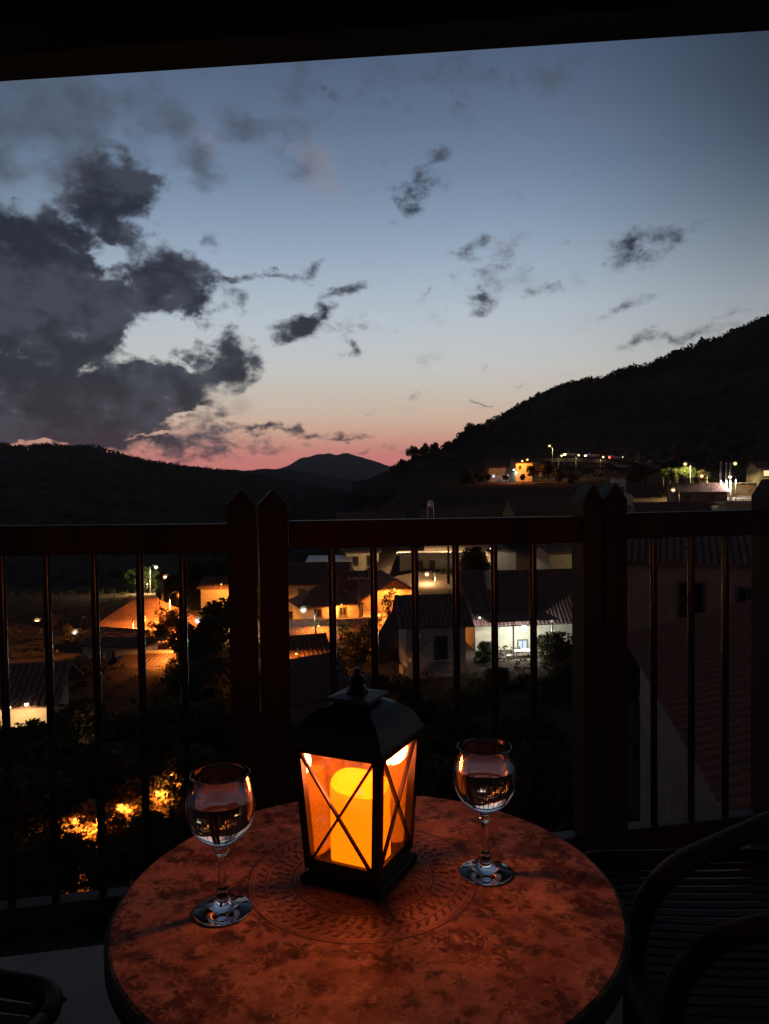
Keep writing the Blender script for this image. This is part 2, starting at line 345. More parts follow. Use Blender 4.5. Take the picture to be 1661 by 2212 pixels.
# ------------------------------------------------------------------ terrain
def lerp(x, tab):
    if x <= tab[0][0]: return tab[0][1]
    for (a, b), (c, d) in zip(tab, tab[1:]):
        if x <= c: return b + (d - b) * (x - a) / (c - a)
    return tab[-1][1]
def sst(a, b, x):
    t = max(0, min(1, (x - a) / (b - a))); return t * t * (3 - 2 * t)
RT = [(0, -11), (72, -11.2), (86, -9.8), (104, -6.0), (130, -3.0), (170, -1), (230, 1.5), (320, 6), (600, 9)]
LT = [(0, -11), (70, -11.3), (110, -14), (180, -22), (300, -32), (600, -40)]
def gz(x, y):
    D = max(y, 1); p = x / D; k = sst(-.10, .04, p)
    z = lerp(D, LT) * (1 - k) + lerp(D, RT) * k
    z += 2.2 * sst(.25, .5, p) * sst(60, 120, D)
    return z + .35 * noise.noise(Vector((x * .06, y * .06, 0)))
def sheet(name, us, vs, fn, m, label=None):
    V = [fn(u, v) for v in vs for u in us]; nu = len(us)
    F = [(j * nu + i, j * nu + i + 1, (j + 1) * nu + i + 1, (j + 1) * nu + i) for j in range(len(vs) - 1) for i in range(nu - 1)]
    b = MB(); b.add(V, F); o = b.build(name, m, smooth=True); tag(o, kind='structure'); return o
ds = [-60, -30, -10, 0, 6, 12] + [18 + 5 * i for i in range(20)] + [125 + 20 * i for i in range(15)] + [450, 600, 1000, 2500, 4200]
def gfn(u, D):
    x = u * max(D, 60) * 1.0 if D > 0 else u * 60
    if D > 600: return (u * D, D, gz(0 * u, 600) - 25)
    return (x, D, gz(x, D))
sheet('ground', [-2.2 + .04 * i for i in range(111)], ds, gfn, m_soil)

def hill(name, crest, Dc, Db, zb, m, bump, nstep=260, fr=.02, back=1.5):
    """a ridge: rises from its foot at Db to the crest at Dc and falls away behind"""
    xs = [c[0] for c in crest]; V = []; rows = 26
    pxs = [xs[0] + (xs[-1] - xs[0]) * i / nstep for i in range(nstep + 1)]
    tt = [i / (rows - 1) for i in range(rows)]
    for t in tt + [1.15, 1.4]:
        for px in pxs:
            top = P(px, lerp(px, crest), Dc); p = top.x / Dc
            if t <= 1:
                D = Db + (Dc - Db) * t; z = zb + (top.z - zb) * (t ** 1.25)
            else:
                D = Dc * (1 + (t - 1) * back); z = top.z - (top.z - zb) * (t - 1) * 2.2
            z += bump * (.35 + .65 * t) * noise.fractal(Vector((p * Dc * fr, D * fr, 3.3)), 1, 2, 5) * (1 if t < .97 else .5)
            V.append((p * D, D, z))
    nu = nstep + 1; nr = rows + 2
    F = [(j * nu + i, j * nu + i + 1, (j + 1) * nu + i + 1, (j + 1) * nu + i) for j in range(nr - 1) for i in range(nu - 1)]
    b = MB(); b.add(V, F); o = b.build(name, m, smooth=True); tag(o, kind='structure'); return o
CR = [(760,1052),(800,1040),(830,1025),(858,1014),(900,1000),(950,984),(1000,956),(1055,921),(1110,892),(1135,876),(1175,857),(1215,838),(1260,828),(1300,823),(1340,806),
      (1405,793),(1455,771),(1500,753),(1560,735),(1590,717),(1640,698),(1661,692),(1800,650),(2000,600),(2300,600),(2900,680),(3600,800)]
CLF = [(-1800,860),(-1200,900),(-600,940),(-200,950),(0,963),(35,970),(82,966),(150,969),(200,970),(245,982),(280,993),(320,1002),(400,1014),(480,1022),(560,1034),(680,1058),(800,1080),(1000,1110)]
CMD = [(250,1030),(345,1014),(435,1022),(520,1018),(580,1016),(625,1015),(675,1020),(740,1034),(800,1042),(900,1050),(1000,1060)]
CFR = [(-300,980),(200,990),(345,1001),(365,1000),(425,1007),(460,1013),(510,1012),(540,1017),(590,1014),(620,1006),(650,993),(680,986),(710,983),(725,986),(750,984),(780,991),(830,1010),(900,1030),(1200,1040)]
hill('hillside', CR, 470, 215, -2, m_hill, 4.5, 320)
hill('wooded_hill', CLF, 760, 150, -26, m_hillL, 8, 300)
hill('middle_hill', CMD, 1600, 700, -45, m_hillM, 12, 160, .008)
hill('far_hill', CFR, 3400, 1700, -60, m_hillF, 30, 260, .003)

# ------------------------------------------------------------------ vegetation
def leafcloud(centers, radii, n, size, squash=1.0, seed=0, shell=.55):
    g = np.random.default_rng(seed)
    idx = g.integers(0, len(centers), n); c = np.array(centers)[idx]; r = np.array(radii)[idx]
    d = g.normal(size=(n, 3)); d /= np.linalg.norm(d, axis=1)[:, None]
    rad = (shell + (1 - shell) * g.random(n)) ** .8
    p = c + d * (r * rad)[:, None] * np.array([1, 1, squash])
    a = g.normal(size=(n, 3)); a /= np.linalg.norm(a, axis=1)[:, None]
    b = np.cross(a, g.normal(size=(n, 3))); b /= np.linalg.norm(b, axis=1)[:, None]
    s = size * (.5 + g.random(n))[:, None]
    V = np.stack([p - a * s, p + b * s * .45, p + a * s, p - b * s * .45], 1).reshape(-1, 3)
    return V
def leafmesh(name, V, m):
    n = len(V) // 4; me = bpy.data.meshes.new(name)
    me.vertices.add(len(V)); me.vertices.foreach_set('co', V.astype(np.float32).ravel())
    me.loops.add(n * 4); me.loops.foreach_set('vertex_index', np.arange(n * 4, dtype=np.int32))
    me.polygons.add(n); me.polygons.foreach_set('loop_start', np.arange(0, n * 4, 4, dtype=np.int32))
    me.materials.append(m); me.update(calc_edges=True); me.validate(); return me
def make_tree(seed, h, cr, nleaf, leaf, m, form='round'):
    g = random.Random(seed); b = MB(); pts = []; x = y = 0
    for i in range(6):
        pts.append((x, y, -1.2 + (h * .62 + 1.2) * i / 5)); x += g.uniform(-.05, .05) * h * .3; y += g.uniform(-.05, .05) * h * .3
    r0 = h * .028; b.tube(pts, [r0 * (1.25 - .18 * i) for i in range(6)], 8)
    cs, rs = [], []
    nb = 16
    for k in range(nb):
        a = g.uniform(0, 6.28); t = g.random()
        if form == 'round': z = h * (.38 + .52 * t); rr = cr * math.sqrt(max(.1, 1 - ((t - .42) / .62) ** 2)) * g.uniform(.25, .78); q = cr * g.uniform(.28, .46)
        elif form == 'cypress': z = h * (.12 + .84 * t); rr = cr * (1 - t) * .5; q = cr * (1.05 - .75 * t) * g.uniform(.5, .8)
        elif form == 'cone': z = h * (.22 + .74 * t); rr = cr * (1 - t) * .8; q = cr * (.55 - .35 * t)
        else: z = h * (.12 + .7 * t); rr = cr * g.uniform(.1, .9); q = cr * g.uniform(.3, .5)
        c = (rr * math.cos(a), rr * math.sin(a), z); cs.append(c); rs.append(q)
        i0 = pts[g.randint(2, 5)]; b.tube([i0, ((i0[0] + c[0]) / 2, (i0[1] + c[1]) / 2, (i0[2] + c[2]) / 2 + .1), c], [r0 * .4, r0 * .25, r0 * .08], 5)
    tm = bpy.data.meshes.new('trunk'); tm.from_pydata(b.v, [], b.f); tm.materials.append(m_trunk); tm.shade_smooth()
    cm = leafmesh('crown', leafcloud(cs, rs, nleaf, leaf, .85, seed), m)
    return tm, cm, h
T_DARK = [make_tree(11 + i, 7, 2.7, 5200, .17, m_leafd) for i in range(3)]
T_GRN = [make_tree(21 + i, 6, 2.2, 3600, .17, m_leafg) for i in range(2)]
T_VINE = [make_tree(31 + i, 3.2, 1.4, 2600, .12, m_leafo, 'bush') for i in range(2)]
T_CYP = [make_tree(41, 8, 1.1, 2600, .16, m_leafd, 'cypress')]
T_FAR = [make_tree(51 + i, 8, 3.2, 1500, .42, m_scrub) for i in range(3)]
T_CONE = [make_tree(61, 9, 2.4, 1400, .38, m_scrub, 'cone')]
T_SPRIG = [make_tree(71, 5.2, 1.0, 420, .17, m_leafd, 'cypress'), make_tree(72, 4.6, 1.3, 330, .16, m_leafd, 'bush')]
def tree(T, i, loc, h, label, group, name='tree', sx=1.0, cat='tree'):
    tm, cm, h0 = T[i % len(T)]; s = h / h0
    t = thing(name, label, cat, loc, random.uniform(0, 6.28), group); t.scale = (s * sx, s * sx, s)
    ob('trunk', tm, t); ob('crown', cm, t); return t
def tree_px(T, i, px, pyb, D, h, label, group=None, **k):
    return tree(T, i, P(px, pyb, D), h, label, group, **k)

# ------------------------------------------------------------------ lamps
def plight(kind, power, r, loc, parent=None, shade=False):
    d = bpy.data.lights.new('lamp_light', 'SPOT' if shade else 'POINT')
    if shade: d.spot_size = R(174 if kind == 'sodium' else 168); d.spot_blend = .12
    d.energy = power; d.color = LC[kind]; d.shadow_soft_size = r
    o = bpy.data.objects.new('lamp_light', d); COL.objects.link(o); o.location = loc
    if parent is not None: o.parent = parent
    return o
def halomat(k, c):  # see-through glow, brightest in the middle, standing in for lens glare
    M = MT('glare_halo_' + k); n, l = M.n, M.l
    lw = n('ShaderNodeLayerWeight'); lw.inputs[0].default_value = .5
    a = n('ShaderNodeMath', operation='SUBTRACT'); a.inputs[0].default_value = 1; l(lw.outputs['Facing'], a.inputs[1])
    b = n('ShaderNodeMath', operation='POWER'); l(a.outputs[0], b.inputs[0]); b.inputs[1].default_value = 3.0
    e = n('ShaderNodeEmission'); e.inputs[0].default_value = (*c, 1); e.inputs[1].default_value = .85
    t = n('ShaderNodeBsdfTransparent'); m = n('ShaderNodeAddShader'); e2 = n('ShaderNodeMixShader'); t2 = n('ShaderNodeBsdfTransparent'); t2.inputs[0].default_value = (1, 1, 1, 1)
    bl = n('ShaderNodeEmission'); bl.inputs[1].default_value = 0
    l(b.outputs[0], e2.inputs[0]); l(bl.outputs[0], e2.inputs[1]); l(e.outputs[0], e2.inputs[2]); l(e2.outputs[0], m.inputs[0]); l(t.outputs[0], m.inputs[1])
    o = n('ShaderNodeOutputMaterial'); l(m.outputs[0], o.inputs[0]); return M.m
m_halo = {k: halomat(k, c) for k, c in (('sodium', (1, .20, .01)), ('warm', (.75, .32, .08)), ('yellow', (.7, .45, .06)), ('white', (.5, .42, .3)), ('cold', (.4, .5, .48)))}
def street_lamp(px, py, D, kind, power, label, hgt=None, r=.16, rz=0.0, group='street lamps of the village', arm=.9):
    head = P(px, py, D); z0 = gz(head.x, head.y)
    h = hgt or max(2.2, head.z - z0)
    t = thing('street_lamp', label, 'street lamp', (head.x - arm * math.cos(rz), head.y - arm * math.sin(rz), head.z - h), rz, group)
    MB().tube([(0, 0, -.4), (0, 0, h * .5), (0, 0, h + .05)], [.09, .07, .05], 8).build('pole', m_steel, t, True)
    MB().tube([(0, 0, h), (arm * .5, 0, h + .28), (arm, 0, h + .26)], .03, 6).build('arm', m_steel, t, True)
    MB().lathe([(.02, .30), (.10, .26), (r * 1.15, .12), (r * 1.2, .06), (r * .9, .05)], 14, (arm, 0, h)).build('lamp_shade', m_steel, t, True)
    MB().ball((arm, 0, h), r, 12).build('bulb', m_bulb[kind], t, True)
    MB().ball((arm, 0, h - .03), r * 2.3, 18).build('glare_halo', m_halo[kind], t, True)  # glowing ball added as the glare halo, no part of the lamp
    plight(kind, power * (6.0 if kind == 'sodium' else 4.6), .12, (arm, 0, h - r - .05), t, True)
    return t

# ------------------------------------------------------------------ houses
def tilemesh(b, w, ln, slope, org, ux, us, un, pitch=.28, course=.42):
    """barrel tiles laid on one roof plane: org = eave corner, ux along the eave, us up the slope, un outward"""
    n = max(2, int(w / pitch)); m = max(2, int(ln / course)); pw = w / n; pl = ln / m
    for i in range(n):
        for j in range(m):
            s0 = j * pl - .03; s1 = (j + 1) * pl + .02; lift0 = .045 + .015 * random.random(); lift1 = .02
            vs = []
            for s_, lf in ((s0, lift0), (s1, lift1)):
                for q, hh in ((.08, 0), (.30, .07), (.70, .07), (.92, 0)):
                    vs.append(org + ux * ((i + q) * pw) + us * s_ + un * (lf * .6 + hh))
            b.add(vs, [(0, 1, 5, 4), (1, 2, 6, 5), (2, 3, 7, 6), (0, 3, 2, 1)])
def slab(b, a0, a1, b1, b0, un, t=.1):
    vs = [a0, a1, b1, b0] + [v - un * t for v in (a0, a1, b1, b0)]
    b.add(vs, [(0, 1, 2, 3), (7, 6, 5, 4), (0, 4, 5, 1), (1, 5, 6, 2), (2, 6, 7, 3), (3, 7, 4, 0)])
def window(parent, c, w, h, face, lit=None, shut=False, nm='window', depth=.12):
    """a window or door set proud of the wall; face gives the outward direction in house space"""
    n = Vector(face); u = Vector((-n.y, n.x, 0)); c = Vector(c) + n * .01; z = Vector((0, 0, 1)); rot = Matrix((u, n, z)).transposed()
    b = MB(); f = .09
    for sx in (-1, 1): b.box(c + u * sx * (w / 2 - f / 2), (f, depth, h), rot)
    for sz in (-1, 1): b.box(c + z * sz * (h / 2 - f / 2), (w - 2 * f, depth, f), rot)
    if not shut and w > .6: b.box(c, (.05, depth * .7, h - 2 * f), rot)
    b.box(c - z * (h / 2 + .04), (w + .16, depth + .14, .07), rot)
    fr = b.build(nm, m_frame, parent)
    MB().box(c, (w - 2 * f - .002, depth * .35, h - 2 * f - .002), rot).build('pane' if not shut else 'shutter', lit or (m_shut if shut else m_dark), fr)
    return fr
def house(label, px, py, D, w, dp, h, rh, rot, wall, roof, ridge='x', wins=(), chim=None, oh=.35, base=3.0, group=None, name='house', off=(0, 0), tiles=True, cat='house', hip=False, at=None):
    o = at or P(px, py, D); t = thing(name, label, cat, o, R(rot), group)
    x, y = w / 2, dp / 2; b = MB()
    V = [(-x, -y, -base), (x, -y, -base), (x, y, -base), (-x, y, -base), (-x, -y, h), (x, -y, h), (x, y, h), (-x, y, h)]
    F = [(0, 3, 2, 1), (0, 1, 5, 4), (1, 2, 6, 5), (2, 3, 7, 6), (3, 0, 4, 7)]
    if ridge == 'x' and not hip: V += [(-x, 0, h + rh), (x, 0, h + rh)]; F += [(7, 4, 8), (5, 6, 9)]
    elif ridge == 'y' and not hip: V += [(0, -y, h + rh), (0, y, h + rh)]; F += [(4, 5, 8), (6, 7, 9)]
    b.add(V, F); b.build('wall', wall, t)
    rb = MB(); tb = MB()
    if ridge in ('x', 'y'):
        A, B = (x, y) if ridge == 'x' else (y, x)      # A along ridge, B across
        def T(a, c, z): return Vector((a, c, z)) if ridge == 'x' else Vector((c, a, z))
        sl = rh / B; e = B + oh; ze = h - oh * sl; hx = (A + oh) - (B if hip else 0)
        if hip: hx = max(.3, hx)
        for s in (-1, 1):
            a0, a1 = T(-(A + oh), s * e, ze), T(A + oh, s * e, ze); b0, b1 = T(-hx, 0, h + rh), T(hx, 0, h + rh)
            up = ((b0 + b1) / 2 - (a0 + a1) / 2).normalized(); ux = (a1 - a0).normalized(); un = ux.cross(up)
            if un.z < 0: un = -un
            off_ = un * .02
            slab(rb, a0 + un * .12, a1 + un * .12, b1 + un * .12, b0 + un * .12, un)
            if tiles and not hip: tilemesh(tb, (a1 - a0).length, ((b0 + b1) / 2 - (a0 + a1) / 2).length, sl, a0 + un * .12, ux, up, un)
        if hip:
            for s in (-1, 1):
                a0, a1, bb = T(s * (A + oh), -e, ze), T(s * (A + oh), e, ze), T(s * hx, 0, h + rh)
                un = (a1 - a0).cross(bb - a0).normalized()
                if un.z < 0: un = -un
                vs = [a0 + un * .12, a1 + un * .12, bb + un * .12, a0, a1, bb]
                rb.add(vs, [(0, 1, 2), (5, 4, 3), (0, 3, 4, 1), (1, 4, 5, 2), (2, 5, 3, 0)])
        rb.tube([T(-hx, 0, h + rh + .13), T(hx, 0, h + rh + .13)], .11, 6)
    elif ridge == 'flat':
        rb.box((0, 0, h + .08), (w + 2 * oh, dp + 2 * oh, .16))
        rb.box((0, -y - oh + .08, h + .28), (w + 2 * oh, .16, .24))
    elif ridge == 'shed':                              # falls toward the viewer
        a0, a1, b1, b0 = Vector((-x - oh, -y - oh, h)), Vector((x + oh, -y - oh, h)), Vector((x + oh, y + oh, h + rh)), Vector((-x - oh, y + oh, h + rh))
        up = (b0 - a0).normalized(); un = Vector((1, 0, 0)).cross(up)
        slab(rb, a0 + un * .12, a1 + un * .12, b1 + un * .12, b0 + un * .12, un)
        if tiles: tilemesh(tb, (a1 - a0).length, (b0 - a0).length, 0, a0 + un * .12, Vector((1, 0, 0)), up, un)
    r = rb.build('roof', roof, t)
    if tb.v: tag(tb.build('roof_tiles', roof, r), kind='stuff')
    for wn in wins:
        face, u, z, ww, hh = wn[:5]; lit = wn[5] if len(wn) > 5 else None; shut = wn[6] if len(wn) > 6 else False
        c, n = {'f': ((u, -y, z), (0, -1, 0)), 'l': ((-x, u, z), (-1, 0, 0)), 'r': ((x, u, z), (1, 0, 0))}[face]
        window(t, c, ww, hh, n, lit, shut, 'door' if hh > 1.75 else 'window')
    if chim:
        cx, cyy, cz, ch, cw = chim; cb = MB().box((cx, cyy, cz + ch / 2), (cw, cw, ch)); cb.box((cx, cyy, cz + ch + .05), (cw + .14, cw + .14, .1)); cb.box((cx, cyy, cz + ch + .2), (cw * .7, cw * .7, .2))
        cb.build('chimney', m_white, r)
    return t

# ------------------------------------------------------------------ the village
VG = 'houses of the village'
# -- behind the middle of the railing
house('pale grey two storey house with a dark shuttered opening above a white balcony', 932, 1462, 52, 3.9, 4.4, 4.1, 1.3, 5, m_grey, m_roofd, 'x',
      [('f', .35, 2.35, .85, 1.75, None, True)], group=VG, oh=.5, chim=None)
house('long dark roofed house with a white chimney and a brightly lit porch', 1122, 1420, 60, 8.4, 7, 3.75, 2.9, 5, m_cream, m_roofd, 'x',
      [('f', .55, 1.2, 1.1, 2.2, None), ('f', -.7, 1.7, .8, .9, m_winblue), ('f', -3.0, 1.6, .9, 1.0, None, True), ('f', 1.9, 1.7, .9, 1.0, m_winblue)], chim=(-2.6, -1.2, 5.0, 1.7, .55), group=VG, oh=.6)
house('low wing with a dark tiled roof between the grey house and the lit orange street', 905, 1468, 57, 4.2, 4.6, 3.0, 1.6, -28, m_stone, m_roofd, 'x', group=VG)
house('hip roofed house glowing yellow under the street lamp', 702, 1336, 64, 4.6, 3.6, 1.5, 1.05, 20, m_cream, m_roof, 'x', [('f', 1.0, .8, .7, .8), ('f', -1.0, .8, .5, .7)], group=VG, hip=True)
house('stone gable house lit orange beside the wooden utility pole', 838, 1352, 71, 5.6, 7, 2.9, 1.7, 10, m_stone, m_roof, 'y', [('f', -1.4, 1.5, .7, .9), ('f', 1.3, 1.5, .7, .9)], group=VG)
house('orange lit stone house with a long roof falling left of the gable house', 765, 1318, 76, 5.2, 5, 2.4, 1.3, -8, m_stone, m_roof, 'x', group=VG)
house('white house with dark roof left of the hip roofed house', 690, 1294, 84, 6.6, 5, 2.1, 1.7, -6, m_white, m_roofd, 'x', [('f', 1.6, 1.0, .8, 1.0), ('f', -1.4, 1.0, .8, 1.0)], group=VG)
house('low shed with a pale sheet roof behind the white house', 712, 1224, 98, 5.0, 3.5, .8, .35, 0, m_stone, m_metalroof, 'shed', group=VG, tiles=False)
house('tan house with dark openings high behind the roofs', 782, 1226, 101, 4.2, 4, 2.2, .5, 4, m_cream, m_roofd, 'x', [('f', -.9, 1.1, .8, 1.2), ('f', 1.0, 1.1, 1.0, 1.4)], group=VG)
house('flat roofed tan house under the bright terrace edge', 930, 1238, 92, 7.2, 4, 2.3, .2, -3, m_cream, m_white, 'flat', [('f', -1.2, 1.2, .7, 1.1), ('f', .2, 1.2, .7, 1.1)], group=VG)
house('narrow pale house with a rounded gable between dark trees', 1082, 1234, 87, 2.7, 3, 2.2, .55, 6, m_cream, m_roofd, 'y', group=VG, oh=.05)
house('long cream wall and dark roof right of the rounded gable', 1215, 1222, 80, 4.6, 4, 1.6, .5, 12, m_cream, m_roofd, 'x', group=VG)
house('orange lit low wall house at the foot of the left post pair', 640, 1452, 50, 3.4, 3, 1.3, .9, 18, m_stone, m_roof, 'x', group=VG)
house('dark roofed outbuilding sloping below the orange wall', 655, 1530, 42, 3.6, 4, 1.2, 1.4, 38, m_plaster, m_roofd, 'x', group=VG)
# -- left
house('large orange lit hip roofed house under the street lamps', 320, 1392, 67, 7.6, 6, 1.6, 2.3, -18, m_cream, m_roof, 'x', group=VG, hip=True)
house('orange lit lower roof stepping down in front of the hip roof', 258, 1398, 60.5, 4.6, 3.4, .75, .6, -20, m_cream, m_roof, 'x', group=VG)
house('lilac grey house with two small dark windows and a ribbed roof below', 262, 1440, 56, 4.6, 2.4, 1.75, .25, -12, m_grey, m_roofd, 'x', [('f', -.85, 1.1, .42, .8), ('f', .12, 1.1, .38, .7)], group=VG)
house('lean to roof of ribbed tiles below the lilac grey wall', 322, 1478, 53, 4.4, 3.0, .7, 1.1, -16, m_plaster, m_roofd, 'shed', group=VG)
house('small pale orange house behind a dark tree at far left', 143, 1384, 72, 2.6, 3, 1.5, .7, 12, m_cream, m_roof, 'x', group=VG)
house('cream gabled house just left of the near posts', 512, 1404, 58, 2.6, 3, 1.9, .9, -14, m_cream, m_roofd, 'x', group=VG)
house('orange lit house among trees high left of the near posts', 478, 1292, 84, 3.4, 3.4, 1.4, .7, -6, m_cream, m_roof, 'x', group=VG)
house('villa with a yellow lit veranda at the left edge', 0, 1606, 38, 5.6, 4.4, 2.75, 1.0, 10, m_cream, m_roofd, 'x', [('f', .3, 1.0, .9, 1.5), ('f', -1.5, 1.0, .8, 1.1)], group=VG, oh=.7)
# -- up the hillside
house('white hillside house with small lit windows', 1078, 1036, 228, 7.2, 6, 3.6, 2.2, -8, m_grey, m_roofd, 'x', [('f', -1.6, 1.0, .9, 1.0, m_winblue), ('f', 2.0, 1.0, 1.4, 1.0, m_winblue)], group=VG, tiles=False)
house('orange lit hillside house beside the white one', 1126, 1018, 222, 5.0, 5, 2.4, 1.2, 10, m_cream, m_roof, 'x', [('f', -1.3, 1.1, .8, 1.0), ('f', 1.2, 1.1, .8, 1.0)], group=VG, tiles=False)
house('tiny orange shed right of the hillside house', 1163, 1008, 226, 2.0, 2, 1.6, .7, 0, m_cream, m_roof, 'x', group=VG, tiles=False)
house('brown tiled long house below the flag poles', 1505, 1086, 122, 7.6, 6, 1.7, 1.2, -10, m_stone, m_roofd, 'x', [('f', -2.0, .9, .8, .9), ('f', 1.6, .9, .8, .9)], group=VG)
house('building with a yellow lit window at the right edge', 1668, 1040, 132, 6.4, 6, 2.3, 1.0, -6, m_cream, m_roofd, 'x', [('f', -1.5, 1.4, 2.2, 1.1, m_winlit)], group=VG, tiles=False)
house('tile roofed house behind the railing left of the paired posts', 1165, 1122, 106, 8.6, 6, 1.2, 1.6, 6, m_stone, m_roof, 'x', group=VG)
house('low dark roofed house behind the middle rail', 985, 1138, 98, 8.0, 5, 1.2, .9, -4, m_plaster, m_roofd, 'x', group=VG, chim=None)
house('dark roofed house behind the middle rail by the near posts', 800, 1140, 112, 9.0, 5, 1.2, .9, 2, m_plaster, m_roofd, 'x', group=VG)
house('broad dark roof right of the paired posts at rail height', 1440, 1150, 84, 8.0, 6, 1.6, 1.5, -8, m_plaster, m_roofd, 'x', group=VG)
house('pale parapet building at the right end of the rail', 1610, 1124, 96, 5.4, 5, 2.1, .2, -12, m_cream, m_white, 'flat', group=VG)
house('shadowed neighbour house with porch columns right of the paired posts', 1500, 1345, 34, 6.6, 5, 2.9, 1.0, -20, m_plaster, m_roofd, 'x', [('f', -.2, 1.1, 1.1, 2.1, None), ('f', 1.9, 1.5, .9, 1.0)], group=VG)

o = P(712, 1402, 60.5); t = thing('terrace_wall', 'rough stone terrace wall glowing orange below the hip roofed house', 'wall', o, R(6))
MB().box((0, 0, .5), (6.6, .5, 3.6)).build('wall', m_stone, t); MB().box((0, 0, 2.34), (6.8, .62, .1)).build('coping', m_stone, t)
o = P(340, 1430, 54.5); t = thing('garden_wall', 'low garden wall catching orange light right of the lilac grey house', 'wall', o, R(-10))
MB().box((0, 0, -.2), (3.2, .3, 2.0)).build('wall', m_cream, t); MB().box((0, 0, .84), (3.3, .4, .08)).build('coping', m_white, t)
# retaining wall with its lit street edge, right
o = P(1602, 1064, 128); t = thing('retaining_wall', 'rough stone retaining wall lit pale yellow behind the flag poles', 'wall', o, R(-6))
MB().box((0, 0, -.6), (4.6, .6, 4.2)).build('wall', m_stone, t); MB().box((0, -.1, 1.58), (4.8, .8, .14)).build('coping', m_white, t)
o = P(1575, 1086, 122); t = thing('garden_wall', 'low white wall at the feet of the flag poles', 'wall', o, R(-8))
MB().box((0, 0, -.2), (8.5, .3, 2.0)).build('wall', m_white, t); MB().box((0, 0, .84), (8.6, .42, .08)).build('coping', m_white, t)

# porch of the lit house: posts, canopy, table, benches
o = P(1120, 1424, 54.5); t = thing('porch', 'small white porch with thin posts lit by a cold lamp', 'porch', o, R(9), None)
MB().box((0, 0, -.75), (4.6, 2.6, 1.5)).build('platform', m_white, t)
MB().box((0, .5, 2.98), (5.0, 3.4, .12)).build('canopy', m_roofd, t)
for x in (-2.15, -.7, .75, 2.15): MB().box((x, -1.0, 1.46), (.09, .09, 2.92)).build('post', m_whitep, t)
MB().box((0, -1.0, 2.6), (4.4, .05, .08)).build('beam', m_whitep, t)
plight('cold', 620, .12, (.25, -.5, 2.0), MB().ball((.25, -.5, 2.3), .22, 12).build('bulb', m_bulb['cold'], t, True))
bpy.data.objects['lamp_light'].name = 'lamp_light'
tb = thing('garden_table', 'white metal garden table on the lit porch', 'table', t.matrix_world @ Vector((0, 0, 0)) if False else o + Matrix.Rotation(R(9), 3, 'Z') @ Vector((.1, -.55, 0)), R(9))
b = MB().box((0, 0, .74), (1.3, .7, .04)); b.build('table_top', m_whitep, tb)
for sx in (-1, 1):
    for sy in (-1, 1): MB().bar((sx * .55, sy * .28, 0), (sx * .52, sy * .26, .72), .04, .04).build('leg', m_whitep, tb)
for k, (cx, cyy, rz_) in enumerate(((-.9, -.6, 90), (1.1, -.6, -90))):
    ch = thing('garden_chair', ('white garden chair left of the porch table', 'white garden chair right of the porch table')[k], 'chair', o + Matrix.Rotation(R(9), 3, 'Z') @ Vector((cx, cyy, 0)), R(9 + rz_), 'garden chairs on the lit porch')
    MB().box((0, 0, .44), (.42, .42, .04)).build('seat', m_whitep, ch)
    for sx in (-1, 1):
        for sy in (-1, 1): MB().box((sx * .19, sy * .19, .21), (.03, .03, .42)).build('leg', m_whitep, ch)
    bb = MB()
    for q in range(4): bb.box((-.15 + .1 * q, .2, .66), (.03, .02, .42))
    bb.box((0, .2, .88), (.42, .03, .05)); bb.build('backrest', m_whitep, ch)
pl = tree(T_GRN, 0, o + Vector((-2.7, -1.5, -.6)), 2.2, 'leafy green shrub at the left of the lit porch', 'shrubs by the lit porch', name='shrub', cat='shrub')
pl = tree(T_GRN, 1, o + Vector((2.6, -1.6, -.7)), 1.7, 'leafy green shrub at the right of the lit porch', 'shrubs by the lit porch', name='shrub', cat='shrub')

# balcony railing of the grey house and the stair beside it
o = P(935, 1462, 48.6); t = thing('house_balcony', 'white balcony with thin vertical bars in front of the grey house', 'balcony', o, R(14))
MB().box((0, .7, -.9), (3.5, 2.0, 1.9)).build('platform', m_grey, t)
MB().box((0, -.25, 1.06), (3.5, .06, .06)).build('hand_rail', m_whitep, t); MB().box((0, -.25, .14), (3.5, .05, .05)).build('bottom_rail', m_whitep, t)
rm = MB().box((0, 0, 0), (.03, .03, .92)); pr = rm.build('rail_bar', m_whitep, t); pr.location = (-1.68, -.25, .6)
for i in range(1, 17):
    c = pr.copy(); COL.objects.link(c); c.parent = t; c.location = (-1.68 + .21 * i, -.25, .6)
o = P(872, 1442, 49.5); t = thing('outdoor_stair', 'pale stone stair climbing beside the grey house', 'stairs', o, R(14))
st = MB().box((0, 0, 0), (.34, 1.0, 1.4)); pr = st.build('step', m_white, t); pr.location = (0, 0, -.6)
for i in range(1, 7):
    c = pr.copy(); COL.objects.link(c); c.parent = t; c.location = (.28 * i, 0, -.6 + .26 * i)

# utility poles
def upole(px, py, D, h, label, arm=True):
    top = P(px, py, D); t = thing('utility_pole', label, 'utility pole', (top.x, top.y, top.z - h), 0, 'utility poles')
    MB().tube([(0, 0, -.3), (0, 0, h * .5), (.02, 0, h)], [.16, .13, .10], 8).build('pole', m_pole, t, True)
    if arm:
        MB().box((0, -.12, h - .35), (1.9, .10, .12)).build('crossarm', m_pole, t)
        for k in range(4): MB().lathe([(.03, 0), (.05, .05), (.03, .09), (.045, .13), (.01, .17)], 8, (-.8 + .53 * k, -.12, h - .29)).build('insulator', m_white, t)
    return t
upole(775, 1240, 62, 5.6, 'orange lit wooden utility pole with a crossarm before the gable house')
upole(350, 1253, 70, 6.0, 'thin wooden pole rising from the orange hip roof', False)
upole(1443, 1014, 118, 5.0, 'wooden pole under the yellow street trees on the right', True)
upole(968, 1180, 80, 3.6, 'slim dark pole before the tan flat roofed house', False)

